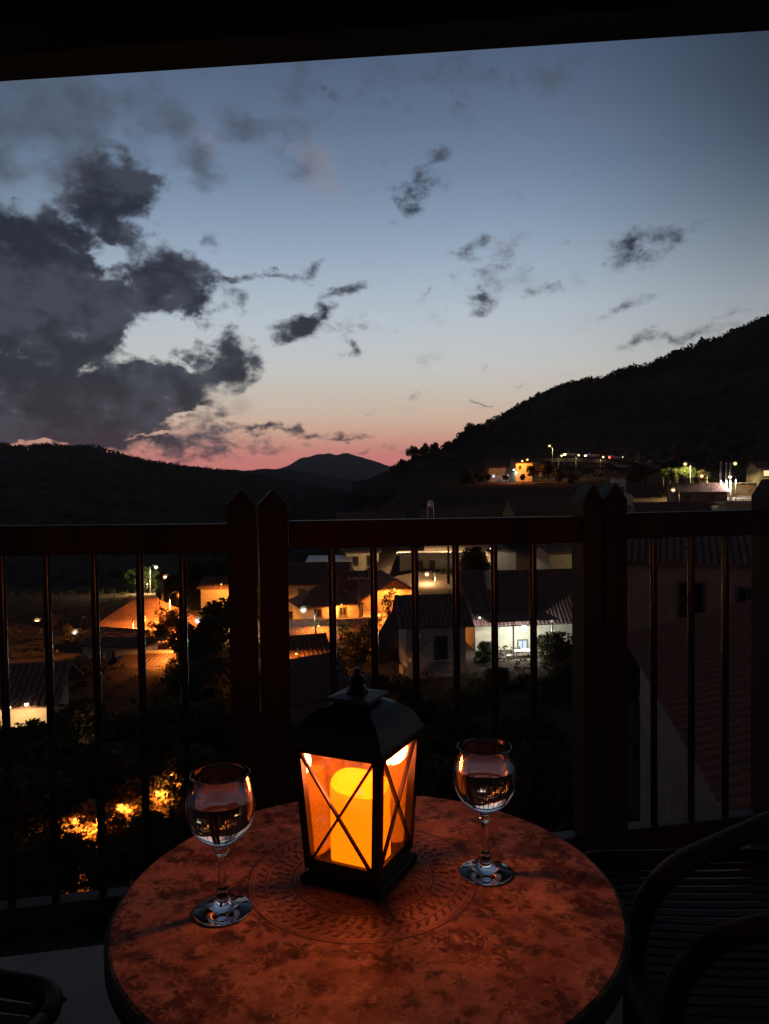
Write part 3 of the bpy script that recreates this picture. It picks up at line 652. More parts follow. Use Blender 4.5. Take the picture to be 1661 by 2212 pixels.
# flag poles
for k, (px, py) in enumerate(((1557, 1000), (1569, 1002), (1578, 1004))):
    top = P(px, py, 121); zb = P(px, 1072, 121).z
    t = thing('flag_pole', ('leftmost', 'middle', 'rightmost')[k] + ' of three white flag poles by the low white wall', 'flag pole', (top.x, top.y, zb), 0, 'white flag poles')
    h = top.z - zb; MB().tube([(0, 0, -.6), (0, 0, h)], [.17, .12], 10).build('pole', m_whitep, t, True); MB().ball((0, 0, h + .1), .17, 8).build('finial', m_whitep, t, True)

# roof water tanks
def tank(px, py, D, r, n, label, hh=1.0):
    top = P(px, py, D); t = thing('water_tank', label, 'water tank', (top.x, top.y, top.z - hh - 2 * r), 0, 'water tanks over the roofs')
    for k in range(n):
        x = (k - (n - 1) / 2) * 2.1 * r
        MB().lathe([(.01, hh), (r * .9, hh), (r, hh + .1), (r, hh + 1.5 * r), (r * .75, hh + 1.85 * r), (.18, hh + 2 * r), (.16, hh + 2.1 * r), (.01, hh + 2.1 * r)], 18, (x, 0, 0)).build('tank', m_tank, t, True)
    b = MB(); w = n * r * 1.05
    for sx in (-1, 1):
        for sy in (-1, 1): b.bar((sx * w, sy * r * .8, -2.2), (sx * w * .9, sy * r * .7, hh), .06, .06)
    b.box((0, 0, hh - .05), (2 * w, 1.7 * r, .08)); b.build('stand', m_steel, t)
    return t
tank(930, 1081, 90, .36, 1, 'silvery water tank on a stand behind the middle rail', .55)
tank(1335, 1034, 92, .44, 2, 'pair of pale water tanks above the paired posts', .8)
tank(1354, 1066, 78, .55, 1, 'round tan water tank right of the paired posts', .6)

# hillside road with its traffic
def strip(name, pts, wd, m):
    V = []; 
    for i, p in enumerate(pts):
        q = pts[min(i + 1, len(pts) - 1)] - pts[max(i - 1, 0)]; n = Vector((-q.y, q.x, 0)).normalized()
        V += [p - n * wd / 2, p + n * wd / 2]
    F = [(2 * i, 2 * i + 1, 2 * i + 3, 2 * i + 2) for i in range(len(pts) - 1)]
    b = MB(); b.add(V + [v - Vector((0, 0, 1.2)) for v in V], F)
    k = len(V); b.f += [(2 * i, 2 * i + 2, 2 * i + 2 + k, 2 * i + k) for i in range(len(pts) - 1)]
    o = b.build(name, m); tag(o, kind='structure'); return o
rp = [P(px, py, D) for px, py, D in ((1060, 1002, 246), (1130, 994, 246), (1200, 990, 248), (1260, 990, 250), (1320, 994, 252), (1380, 1000, 254), (1450, 1008, 250), (1560, 1018, 240), (1700, 1024, 230))]
strip('road', rp, 6, m_road)
def car(px, py, D, rz, label, kinds, body):
    p = P(px, py, D); t = thing('car', label, 'car', p, rz, 'cars on the hillside road')
    b = MB(); V = []
    sec = [(-2.1, .35, .72), (-1.95, .3, .9), (-1.1, .28, .98), (1.0, .28, .95), (1.95, .3, .8), (2.1, .38, .66)]
    for x, z0, z1 in sec: V += [(x, -.82, z0), (x, .82, z0), (x, .78, z1), (x, -.78, z1)]
    F = [(0, 3, 2, 1), (20, 21, 22, 23)] + [(4 * i + a, 4 * i + (a + 1) % 4, 4 * i + 4 + (a + 1) % 4, 4 * i + 4 + a) for i in range(5) for a in range(4)]
    b.add(V, F).build('body', body, t)
    MB().box((-.1, 0, 1.19), (2.3, 1.5, .46), None, (.7, .85)).build('cabin', m_dark, t)
    for sx in (-1.3, 1.3):
        for sy in (-.8, .8): MB().tube([(sx, sy - .09, .31), (sx, sy + .09, .31)], .31, 12).build('wheel', m_dark, t)
    for sx, k in ((2.12, kinds[0]), (-2.12, kinds[1])):
        for sy in (-.6, .6): MB().ball((sx, sy, .66), .13, 8).build('headlight' if sx > 0 else 'tail_light', m_bulb[k], t)
    plight(kinds[0], 900, .1, (2.5, 0, .7), t); plight('red', 300, .1, (-2.5, 0, .7), t)
car(1232, 986, 247, R(200), 'car with warm headlights, leftmost on the hillside road', ('yellow', 'red'), m_white)
car(1278, 988, 250, R(188), 'car with white headlights in the middle of the hillside road', ('white', 'red'), m_whitep)
car(1330, 992, 252, R(6), 'car showing red tail lights at the right of the road', ('white', 'red'), m_white)

# -- street lamps
SLG = 'street lamps of the village'
for a in ((80, 1341, 74, 'warm', 60, 'warm street lamp standing alone at far left'),
          (162, 1366, 66, 'white', 90, 'white street lamp beside the small pale orange house'),
          (337, 1225, 112, 'white', 160, 'topmost street lamp among the yellow lit trees'),
          (357, 1246, 100, 'warm', 60, 'small street lamp right below the yellow lit trees'),
          (389, 1285, 64, 'sodium', 1000, 'orange street lamp at the right end of the hip roof'),
          (311, 1338, 61, 'sodium', 1000, 'orange street lamp in front of the hip roof'),
          (427, 1340, 60, 'white', 30, 'small white street lamp in the dark trees'),
          (818, 1327, 62.5, 'sodium', 1500, 'orange street lamp in front of the stone gable house'),
          (922, 1240, 84, 'warm', 260, 'warm white street lamp below the bright terrace edge'),
          (655, 1317, 58, 'white', 25, 'white street lamp just right of the near posts'),
          (1187, 963, 232, 'yellow', 330, 'yellow street lamp highest on the hillside road'),
          (1588, 1001, 125, 'yellow', 330, 'yellow street lamp above the stone retaining wall'),
          (1577, 1030, 119, 'white', 480, 'white street lamp among the flag poles'),
          (1480, 1002, 129, 'yellow', 1000, 'small yellow street lamp over the street trees'),
          (1516, 1028, 126, 'warm', 60, 'faint street lamp left of the flag poles'),
          (1213, 984, 243, 'yellow', 40, 'small amber road lamp left of the car with warm headlights'),
          (1250, 983, 244, 'yellow', 40, 'small amber road lamp between the first two cars'),
          (1303, 987, 246, 'warm', 40, 'small warm road lamp left of the car with red tail lights'),
          (1454, 1058, 112, 'warm', 12, 'small warm street lamp low beside the wooden pole')):
    px, py, D, kind, pw, lb = a
    street_lamp(px, py, D, kind, pw, lb, r=.15 if D < 90 else (.17 if D < 150 else .22), rz=random.choice((0, math.pi)), hgt=None)
def wall_lamp(px, py, D, kind, pw, label, r=.12, group='lamps on the houses'):
    p = P(px, py, D); t = thing('wall_lamp', label, 'lamp', p, 0, group)
    MB().ball((0, 0, 0), r, 12).build('bulb', m_bulb[kind], t, True)
    MB().lathe([(.01, r * 1.7), (r * .7, r * 1.5), (r * 1.3, r * .8), (r * 1.3, r * .7)], 12).build('lamp_shade', m_steel, t, True)
    MB().tube([(0, 0, r * 1.5), (0, .3, r * 2.2), (0, 1.0, r * 2.2)], .025, 6).build('bracket', m_steel, t)
    plight(kind, pw * (4.0 if kind == 'sodium' else 2.6), .1, (0, -.25, -r - .05), t, True); return t
wall_lamp(1128, 996, 216, 'sodium', 420, 'left lamp on the orange hillside house', .26)
wall_lamp(1139, 993, 216, 'sodium', 420, 'right lamp on the orange hillside house', .26)
wall_lamp(1110, 1015, 219, 'cold', 120, 'cold lamp between the two hillside houses', .22)
wall_lamp(57, 1521, 35.2, 'warm', 46, 'yellow lamp at the corner of the veranda', .09)
wall_lamp(20, 1528, 35.0, 'warm', 46, 'yellow lamp under the veranda roof at the left edge', .07)
wall_lamp(865, 1172, 90.5, 'warm', 700, 'added unseen warm lamp lighting the left end of the bright terrace', .12)  # this lamp and the next are added out of sight to brighten the terrace top
wall_lamp(962, 1172, 90.5, 'warm', 700, 'added unseen warm lamp lighting the right end of the bright terrace', .12)
wall_lamp(725, 1293, 79, 'warm', 160, 'warm lamp on the front of the white house', .09)
wall_lamp(1060, 1185, 83, 'white', 45, 'dim lamp above the rounded gable', .07)
wall_lamp(1362, 1160, 76, 'yellow', 130, 'yellow lamp under the rail right of the paired posts', .1)
wall_lamp(1036, 1334, 54.6, 'white', 45, 'dim lamp by the cream wall of the porch house', .06)
wall_lamp(478, 1262, 80, 'sodium', 260, 'orange lamp on the house high left of the near posts', .07)
wall_lamp(640, 1412, 46.5, 'sodium', 200, 'orange lamp at the low wall house', .07)
wall_lamp(688, 1352, 59.2, 'sodium', 160, 'added small orange lamp lighting the stone terrace wall', .07)  # extra lamp, added to light the terrace wall
wall_lamp(366, 1398, 53.2, 'sodium', 120, 'orange lamp behind the trees right of the lilac grey house', .06)
wall_lamp(738, 1306, 62.0, 'sodium', 90, 'added orange lamp brightening the front of the hip roofed house', .06)  # added because the house front came out too dim
wall_lamp(852, 1272, 66.2, 'sodium', 520, 'added orange lamp brightening the stone gable wall', .06)  # added to spread more orange light over the gable
wall_lamp(775, 1290, 72.5, 'sodium', 120, 'orange lamp under the eaves left of the gable house', .06)
wall_lamp(500, 1352, 54.5, 'warm', 90, 'warm lamp on the cream gabled house', .05)

# lamps down in the garden, and the bushes that catch them
for k, (px, py, D, pw) in enumerate(((162, 1770, 24.9, 130), (212, 1776, 24.7, 170), (262, 1742, 25.4, 110), (338, 1712, 27.4, 120), (380, 1668, 28.0, 140))):
    p = P(px, py, D); z0 = gz(p.x, p.y)
    t = thing('garden_lamp', ORD[k] + ' from the left of the garden lamps glowing orange in the bushes below', 'lamp', (p.x, p.y, z0), 0, 'garden lamps below the balcony')
    h = p.z - z0; MB().tube([(0, 0, -.3), (0, 0, h - .1)], .04, 8).build('pole', m_chairf, t, True); MB().ball((0, 0, h), .04, 12).build('bulb', m_bulb['sodium'], t, True)
    gl_ = plight('sodium', pw * 5, .07, (0, .12, h + .02), t)
    gl_.data.type = 'SPOT'; gl_ = bpy.data.lights[gl_.data.name]; gl_.spot_size = R(150); gl_.spot_blend = .4; t.children[-1].rotation_euler = (R(92), 0, 0)
def bush_px(T, i, px, py, D, h, label, group, sx=1.0):
    """a bush whose top shows at (px,py)"""
    top = P(px, py, D); return tree(T, i, (top.x, top.y, top.z - h), h, label, group, name='bush', sx=sx, cat='bush')
GB = 'orange lit bushes below the balcony'
LL = ((150, 1722, 26.0, 2.6), (195, 1712, 26.8, 3.0), (240, 1706, 26.6, 3.0), (275, 1702, 25.6, 2.6), (340, 1662, 29.0, 3.2), (378, 1632, 29.2, 3.6), (410, 1626, 29.4, 3.6), (170, 1745, 25.3, 1.6), (255, 1735, 25.2, 1.8))
for i, (px, py, D, h) in enumerate(LL):
    bush_px(T_VINE, i, px, py, D, h, '%s from the left of the dry bushes lit orange below the balcony' % nth(LL, i), GB, 1.2)
GD = 'dark bushes below the balcony'
LL = ((150, 1806, 22.5, 2.2), (215, 1812, 22.3, 2.0), (262, 1800, 22.4, 2.4), (300, 1762, 22.8, 3.0), (345, 1742, 23.5, 3.2), (390, 1728, 24.0, 3.4), (430, 1720, 24.0, 3.4), (100, 1790, 22.6, 2.2), (15, 1566, 31.5, 4), (62, 1560, 32, 4), (96, 1545, 33, 4), (-30, 1570, 31, 4), (-20, 1800, 23, 3), (35, 1822, 22.4, 2.6), (75, 1850, 21.6, 2.2), (10, 1875, 21, 2.2))
for i, (px, py, D, h) in enumerate(LL):
    bush_px(T_DARK, i, px, py, D, h, '%s from the left of the dark bushes below the balcony' % nth(LL, i), GD, 1.1)

p = P(318, 1262, 109); t = thing('garden_lamp', 'added low yellow lamp lighting the trees upper left', 'lamp', (p.x, p.y, p.z - 1.2), 0)  # extra lamp put in to light the crowns that the street lamp misses
MB().tube([(0, 0, -.3), (0, 0, 1.1)], .05, 8).build('pole', m_chairf, t, True); MB().ball((0, 0, 1.2), .09, 12).build('bulb', m_bulb['yellow'], t, True); plight('yellow', 3000, .09, (0, 0, 1.45), t)
# -- trees
LAND = [(942,1390,'the grey house'),(1120,1360,'the lit porch'),(702,1300,'the hip roofed yellow house'),(850,1290,'the stone gable house'),(1082,1200,'the rounded gable'),
        (525,1400,'the near post pair'),(525,1220,'the near post pair at rail height'),(320,1330,'the big orange hip roof'),(262,1410,'the lilac grey house'),(143,1350,'the small pale house at far left'),
        (0,1540,'the yellow veranda'),(480,1270,'the orange house high left'),(205,1768,'the left garden lamp'),(352,1690,'the right garden lamp'),(780,1500,'the lantern top'),(1049,1600,'the right wine glass'),
        (1285,1400,'the far post pair'),(1285,1600,'the foot of the far post pair'),(1602,1130,'the right end of the rail'),(480,1650,'the left wine glass'),(750,1360,'the utility pole'),(930,1230,'the tan flat roofed house')]
USED = {}
def spot(kind, px, py):
    x, y, nm = min(LAND, key=lambda l: (l[0] - px) ** 2 + (l[1] - py) ** 2)
    dx, dy = px - x, py - y
    rel = 'just %s' if math.hypot(dx, dy) < 40 else '%s'
    w = ('right of' if dx > 0 else 'left of') if abs(dx) > abs(dy) else ('below' if dy > 0 else 'above')
    lb = '%s %s %s' % (kind, rel % w, nm); USED[lb] = USED.get(lb, 0) + 1
    return lb if USED[lb] == 1 else '%s, the %s one' % (lb, ('next', 'third', 'fourth', 'fifth', 'sixth')[min(4, USED[lb] - 2)])
DG = 'dark trees around the village houses'
def tt(T, i, px, pyt, D, h, label, group=DG, sx=1.0):
    top = P(px, pyt, D); return tree(T, i, (top.x, top.y, top.z - h), h, label, group, sx=sx)
LD = 'dark leafy tree standing among the houses below'
for i, (px, py, D, h, sx) in enumerate(((455, 1290, 56, 9, 1.0), (424, 1330, 52, 7, .9), (478, 1400, 47, 7, 1.2), (415, 1440, 42, 7, 1.0), (440, 1500, 36, 7, 1.2), (350, 1500, 34, 6, 1.3),
        (150, 1344, 66, 3.2, .8), (290, 1540, 32, 6, 1.3), (60, 1420, 50, 6, 1.4), (150, 1430, 50, 6, 1.4), (20, 1440, 52, 6, 1.4), (100, 1500, 44, 5, 1.3), (170, 1520, 38, 6, 1.3),
        (470, 1600, 28, 6, 1.2), (130, 1600, 30, 6, 1.4), (30, 1640, 27, 6, 1.4), (230, 1590, 30, 6, 1.4),
        (1018, 1176, 82, 5.0, .9), (1035, 1190, 80, 4.6, .9), (850, 1450, 46, 5, 1.3), (780, 1440, 46, 5, 1.2), (720, 1470, 42, 4.0, 1.1), (900, 1480, 40, 4, 1.4), (1010, 1480, 42, 4, 1.4),
        (1060, 1440, 46, 3.4, 1.4), (1140, 1450, 46, 3.4, 1.3), (1195, 1360, 52, 5, 1.0), (1215, 1420, 44, 6, 1.1), (960, 1530, 33, 5, 1.4), (1080, 1540, 33, 5, 1.4), (1170, 1530, 33, 5, 1.3),
        (700, 1560, 30, 5, 1.3), (820, 1560, 30, 5, 1.3), (900, 1640, 25, 5, 1.3), (1010, 1640, 25, 5, 1.3), (1120, 1640, 25, 5, 1.3), (1210, 1600, 27, 5, 1.2), (640, 1620, 25, 5, 1.2),
        (1375, 1380, 30, 4, 1.2), (1590, 1182, 62, 5, 1.2), (1452, 1012, 126, 3.4, .6), (1520, 1012, 130, 4, .8), (380, 1240, 96, 6, 1.0), (420, 1210, 100, 8, 1.2), (455, 1200, 96, 8, 1.2), (520, 1190, 92, 9, 1.3), (490, 1240, 88, 5, 1.0), (575, 1200, 84, 9, 1.2))):
    tt(T_DARK, i, px, py, D, h, spot('dark leafy tree', px, py), sx=sx)
LL = ((292, 1228, 114, 4), (310, 1222, 115, 5), (330, 1232, 116, 4), (345, 1240, 106, 2.4), (300, 1246, 112, 2))
for i, (px, py, D, h) in enumerate(LL):
    tt(T_GRN, i, px, py, D, h, '%s from the left of the yellow lit trees upper left' % nth(LL, i), 'lamp lit trees upper left', 1.1)
LL = ((1432, 1000, 131, 3.4), (1448, 996, 133, 3.6), (1464, 1000, 132, 3.4), (1483, 1004, 131, 3.4), (1497, 1008, 131, 3.0), (1536, 1030, 124, 1.5), (1545, 1033, 124, 1.4))
for i, (px, py, D, h) in enumerate(LL):
    tt(T_GRN, i, px, py, D, h, '%s from the left of the yellow lit street trees on the right' % nth(LL, i), 'lamp lit trees on the right', 1.0)
LL = ((346, 1330, 59, 2.0), (356, 1344, 58.5, 1.5), (372, 1300, 61, 2.6), (382, 1312, 60, 2.4))
for i, (px, py, D, h) in enumerate(LL):
    tt(T_VINE, i, px, py, D, h, '%s from the left of the leafy climbers glowing orange by the hip roof' % nth(LL, i), 'lamp lit climbers by the hip roof', 1.0)
for i, (px, py, D, h, k) in enumerate(((694, 1385, 55, 3.4, 1), (712, 1372, 55, 3.6, 1), (730, 1355, 54, 4.2, 1), (752, 1330, 56, 4.6, 1), (772, 1345, 55, 4.2, 1), (793, 1312, 57, 5.0, 0), (811, 1325, 56, 4.6, 1), (838, 1262, 62, 3.4, 0),
        (850, 1300, 62, 3.6, 1), (868, 1318, 61, 3.0, 1), (670, 1372, 56, 3.0, 1), (648, 1390, 53, 3.0, 1), (790, 1372, 54, 3.2, 1))):
    tt([T_SPRIG[1 - k]] if k == 0 else [T_SPRIG[1]], i, px, py, D, h, spot('thin garden tree dark against orange walls', px, py), 'garden trees before the orange houses', .8)
LL = ((441, 1394, 52, 1.6), (458, 1396, 52, 1.6), (472, 1398, 51.5, 1.6))
for i, (px, py, D, h) in enumerate(LL):
    tt(T_GRN, i, px, py, D, h, '%s from the left of the pale shrubs below the cream gabled house' % nth(LL, i), 'pale shrubs left of the near posts', .9)
RG = 'round trees on the shoulder of the hill'
LL = ((868, 992, 330, 6, .9), (891, 962, 335, 9.5, .85), (917, 956, 338, 10, .8), (940, 957, 340, 8.5, .9), (966, 951, 345, 8.0, .9), (985, 946, 345, 7, 1.0), (1000, 932, 350, 9, .9), (1018, 912, 352, 11, .8), (1005, 926, 352, 7, .9), (1036, 916, 356, 7, 1), (850, 1008, 330, 4, 1.2), (1044, 921, 400, 6, 1))
for i, (px, py, D, h, sx) in enumerate(LL):
    tt(T_FAR, i, px, py, D, h, '%s from the left of the round dark trees on the shoulder of the hill' % nth(LL, i), RG, sx)
for px, py, D, h, T, lb in ((1516, 724, 468, 10, T_CONE, 'lone pointed tree standing above the crest of the hill'), (1455, 757, 470, 7.5, T_FAR, 'lone round tree on the crest left of the pointed tree'),
        (1340, 797, 470, 5, T_FAR, 'low round tree on the middle of the crest'), (1135, 866, 470, 7, T_FAR, 'low round tree on the lower crest')):
    tt(T, 0, px, py, D, h, lb, None, 1.1)
HB_ = [(1036, 1006, 221, 6), (1052, 1022, 214, 3), (1092, 1022, 214, 2.6), (1150, 1006, 214, 4), (1170, 994, 222, 5), (1184, 992, 226, 6), (1205, 1012, 214, 5), (1235, 1018, 210, 5), (1010, 1012, 215, 6), (1130, 1024, 212, 2.4), (1395, 1000, 160, 5), (1372, 1012, 150, 4)]
for i, (px, py, D, h) in enumerate(HB_):
    tt(T_FAR, i, px, py, D, h, '%s from the left of the dark trees round the hillside houses' % nth(HB_, i), 'dark trees round the hillside houses', 1.0)
# scrub over the hillsides: beyond counting
def scrub(name, crest, Dc, Db, zb, pxr, n, r, leaf, per, m, seed, crestshare=.3, pw=1.25):
    g = random.Random(seed); cs = []; rs = []
    for i in range(n):
        px = g.uniform(*pxr); top = P(px, lerp(px, crest), Dc); t = 1.0 - abs(g.gauss(0, .02)) if g.random() < crestshare else g.random() ** .8
        D = Db + (Dc - Db) * t; z = zb + (top.z - zb) * (t ** pw); q = r * g.uniform(.4, 1.2) * (.5 + .6 * t)
        cs.append((top.x / Dc * D, D, z + q * .25)); rs.append(q)
    me = leafmesh(name, leafcloud(cs, rs, n * per, leaf, .8, seed), m); tag(ob(name, me), kind='stuff')
scrub('hillside_scrub', CR, 470, 215, -2, (850, 1850), 2300, 3.2, 1.0, 30, m_scrub, 5)
scrub('wood_on_hill', CLF, 760, 150, -26, (-200, 800), 2400, 4.2, 1.3, 26, m_scrub, 6)
g_ = random.Random(3); cs = []; rs = []
for i in range(1500):
    D = g_.uniform(16, 150); u = g_.uniform(-.62, .62); x = u * D
    cs.append((x, D, gz(x, D) + .1)); rs.append(g_.uniform(.3, 1.1))
tag(ob('undergrowth', leafmesh('undergrowth', leafcloud(cs, rs, 45000, .15, .7, 9), m_leafd)), kind='stuff')

# -- near neighbour's roof, right below the railing: clay tiles one by one
e0 = PZ(1566, 1762, -3.0); e1 = PZ(1352, 1388, -3.0)
e0.z = e1.z = -3.0
t = thing('neighbour_house', 'close dark house right of the paired posts with a worn tiled roof and pale wall', 'house', e0, 0)
ux = (e1 - e0).normalized(); ux_l = (e1 - e0).length; rt = Vector((ux.y, -ux.x, 0)); us = (rt + Vector((0, 0, .30))).normalized(); un = ux.cross(us); un = un if un.z > 0 else -un
ed = ux * .35; Z = Vector((0, 0, 1))
b = MB(); w0 = rt * .35 - ux * 1.5; w1 = ux * ux_l + rt * .35; dpt = rt * 7
b.add([w0 - Z * 9, w1 - Z * 9, w1 + dpt - Z * 9, w0 + dpt - Z * 9, w0 - Z * .02, w1 - Z * .02, w1 + dpt + Z * 1.9, w0 + dpt + Z * 1.9], [(0, 1, 5, 4), (1, 2, 6, 5), (2, 3, 7, 6), (3, 0, 4, 7), (4, 5, 6, 7)])
b.build('wall', m_worn, t)
rb = MB(); a0 = -ux * 2.0; a1 = ux * (ux_l + .4); sl = 7.4
slab(rb, a0 + un * .12, a1 + un * .12, a1 + us * sl + un * .12, a0 + us * sl + un * .12, un, .1)
rf = rb.build('roof', m_roofn, t)
pw_, pl_ = .34, .46
tv = []
for s_, lf in ((-.04, .055), (pl_ + .03, .02)):
    for q, hh in ((.03, -.005), (.16, .045), (.33, .085), (.50, .045), (.60, .012), (.82, .0), (.97, .012)):
        tv.append((q * pw_, s_, lf * .6 + hh))
tf = [(i, i + 1, i + 8, i + 7) for i in range(6)]
tme = bpy.data.meshes.new('clay_tile'); tme.from_pydata(tv + [(x, y, z - .02) for x, y, z in tv[:7]], [], tf + [(i + 14, i + 15, i + 1, i) for i in range(6)]); tme.materials.append(m_roofn)
M3 = Matrix((ux, us, un)).transposed()
cells = []
nx_ = int(((a1 - a0).length) / pw_); ny_ = int(sl / pl_)
for j in range(ny_):
    for i in range(nx_):
        pos = a0 + ux * i * pw_ + us * j * pl_ + un * .125; cells.append(((pos + e0 - EYE).length + (0 if (pos + e0).x / (pos + e0).y < .52 else 50), pos))
cells.sort(key=lambda c: c[0]); rest = MB()
for k, (d_, pos) in enumerate(cells):
    j_ = Matrix.Rotation(random.gauss(0, .012), 3, 'Z') @ Matrix.Rotation(random.gauss(0, .012), 3, 'Y')
    if k < 290:
        o = ob('clay_tile', tme, rf); o.matrix_local = Matrix.Translation(pos + un * random.uniform(0, .012)) @ (M3 @ j_).to_4x4()
    else:
        A = M3 @ j_; rest.add([A @ Vector(v) + pos for v in tv], tf)
if rest.v: tag(rest.build('clay_tiles_beyond', m_roofn, rf), kind='stuff')

# ------------------------------------------------------------------ balcony
K = 0.2; cR = 1 / math.sqrt(1 + K * K); RD = Vector((cR, K * cR, 0)); RN = Vector((K * cR, -cR, 0))   # rail direction, normal to the viewer
R0 = Vector((0, 2.0, 0))
def railp(px, py):
    """where the line of sight through a picture place crosses the upright plane of the railing"""
    d = CM @ Vector(((px - W0 / 2) / FPX, -(py - H0 / 2) / FPX, -1.0))
    k = (R0 - EYE).dot(RN) / d.dot(RN); return EYE + d * k
def rt_(px, py): return (railp(px, py) - R0).dot(RD)
RM = Matrix((RD, -RN, Vector((0, 0, 1)))).transposed()
def panel(label, x0, y0t, x1, y1t, yb0, yb1, bars, posts):
    """one bay: top rail from (x0,y0t) to (x1,y1t), bottom rail at yb, bars at picture x, posts given by left and right picture x, peak, shoulder"""
    p0, p1 = railp(x0, y0t), railp(x1, y1t); q0, q1 = railp(x0, yb0), railp(x1, yb1)
    t = thing('railing_panel', label, 'railing', (p0.x, p0.y, 0), math.atan2(K, 1), 'balcony railing panels')
    inv = (Matrix.Translation(Vector((p0.x, p0.y, 0))) @ RM.to_4x4()).inverted()
    Lc = lambda v: inv @ v
    a, c = Lc(p0), Lc(p1); th = .070
    weld(MB().bar(a - Vector((0, 0, th / 2)), c - Vector((0, 0, th / 2)), .05, th).build('top_rail', m_wood, t), .004)
    a2, c2 = Lc(q0), Lc(q1)
    weld(MB().bar(a2 - Vector((0, 0, .04)), c2 - Vector((0, 0, .04)), .05, .08).build('bottom_rail', m_wood, t), .004)
    for bx in bars:
        u = Lc(railp(bx, 1300)).x; f = (u - a.x) / (c.x - a.x)
        zt = a.z + (c.z - a.z) * f - th; zb = a2.z + (c2.z - a2.z) * f
        o = MB().tube([(u, 0, zb - .01), (u, 0, zt + .01)], .0095, 12, False).build('baluster', m_bar, t, True)
    for xl, xr, yp, ys, dd in posts:
        u0, u1 = Lc(railp(xl, 1300)).x, Lc(railp(xr, 1300)).x; zp = railp((xl + xr) / 2, yp).z; zs = railp((xl + xr) / 2, ys).z
        y0, y1 = -.03, -.03 + dd; m = (u0 + u1) / 2; zb = -.12
        V = [(u0, y0, zb), (u1, y0, zb), (u1, y1, zb), (u0, y1, zb), (u0, y0, zs), (u1, y0, zs), (u1, y1, zs), (u0, y1, zs), (m, y0, zp), (m, y1, zp)]
        F = [(0, 3, 2, 1), (0, 1, 5, 8, 4), (2, 3, 7, 9, 6), (1, 2, 6, 5), (3, 0, 4, 7), (4, 8, 9, 7), (8, 5, 6, 9)]
        b = MB(); b.add(V, F); weld(b.build('post', m_wood, t), .0025)
    return t
panel('dark left railing panel ending at the left post of the near pair', -260, 1138, 494, 1131, 1987, 1899, [-190, -95, 5, 102, 205, 303, 395], [(494, 555, 1057, 1090, .075)])
panel('dark middle railing panel between the two post pairs', 623, 1125, 1250, 1115, 1874, 1800, [718, 808, 897, 985, 1068, 1152], [(561, 622, 1057, 1090, .075), (1251, 1293, 1045, 1080, .078)])
panel('dark right railing panel reaching the post at the right edge', 1345, 1108, 1645, 1101, 1786, 1752, [1412, 1493, 1567], [(1297, 1344, 1042, 1078, .075), (1644, 1690, 1034, 1070, .075)])
panel('dark railing panel past the right edge of the picture', 1740, 1098, 2300, 1085, 1741, 1680, [1800, 1875, 1950, 2020, 2090, 2160, 2230], [(1693, 1739, 1034, 1070, .075)])

# floor, ceiling, house wall behind the seat
fe = R0 - RN * .19
fl0, fl1 = fe - RD * 2.6, fe + RD * 3.0
b = MB(); V = [Vector((fl0.x, fl0.y, 0)), Vector((fl1.x, fl1.y, 0)), Vector((fl1.x + .4, -1.2, 0)), Vector((fl0.x - .4, -1.2, 0))]
b.add(V + [v - Vector((0, 0, .18)) for v in V], [(3, 2, 1, 0), (4, 5, 6, 7), (0, 1, 5, 4), (1, 2, 6, 5), (2, 3, 7, 6), (3, 0, 4, 7)])
tag(b.build('balcony_floor', m_floor), kind='structure')
b = MB().box((0, -1.26, .9), (7, .12, 3.6)); hw = b.build('house_wall', m_plaster); tag(hw, kind='structure')
b1 = PZ(-420, 206, 2.35); b2 = PZ(2000, 46, 2.35); bd = (b2 - b1).normalized(); bn = Vector((-bd.y, bd.x, 0))
t = thing('roof_beam', 'thick dark timber beam crossing the top of the view', 'beam', (b1.x, b1.y, 2.35), math.atan2(bd.y, bd.x))
ln = (b2 - b1).length
weld(MB().box((ln / 2, -.07, .11), (ln, .14, .22)).build('beam', m_beam, t), .006)
for k in range(22):
    x = .1 + k * .2
    if x < ln: MB().box((x, -1.66, .235), (.19, 3.4, .024)).build('ceiling_board', m_beam, t)

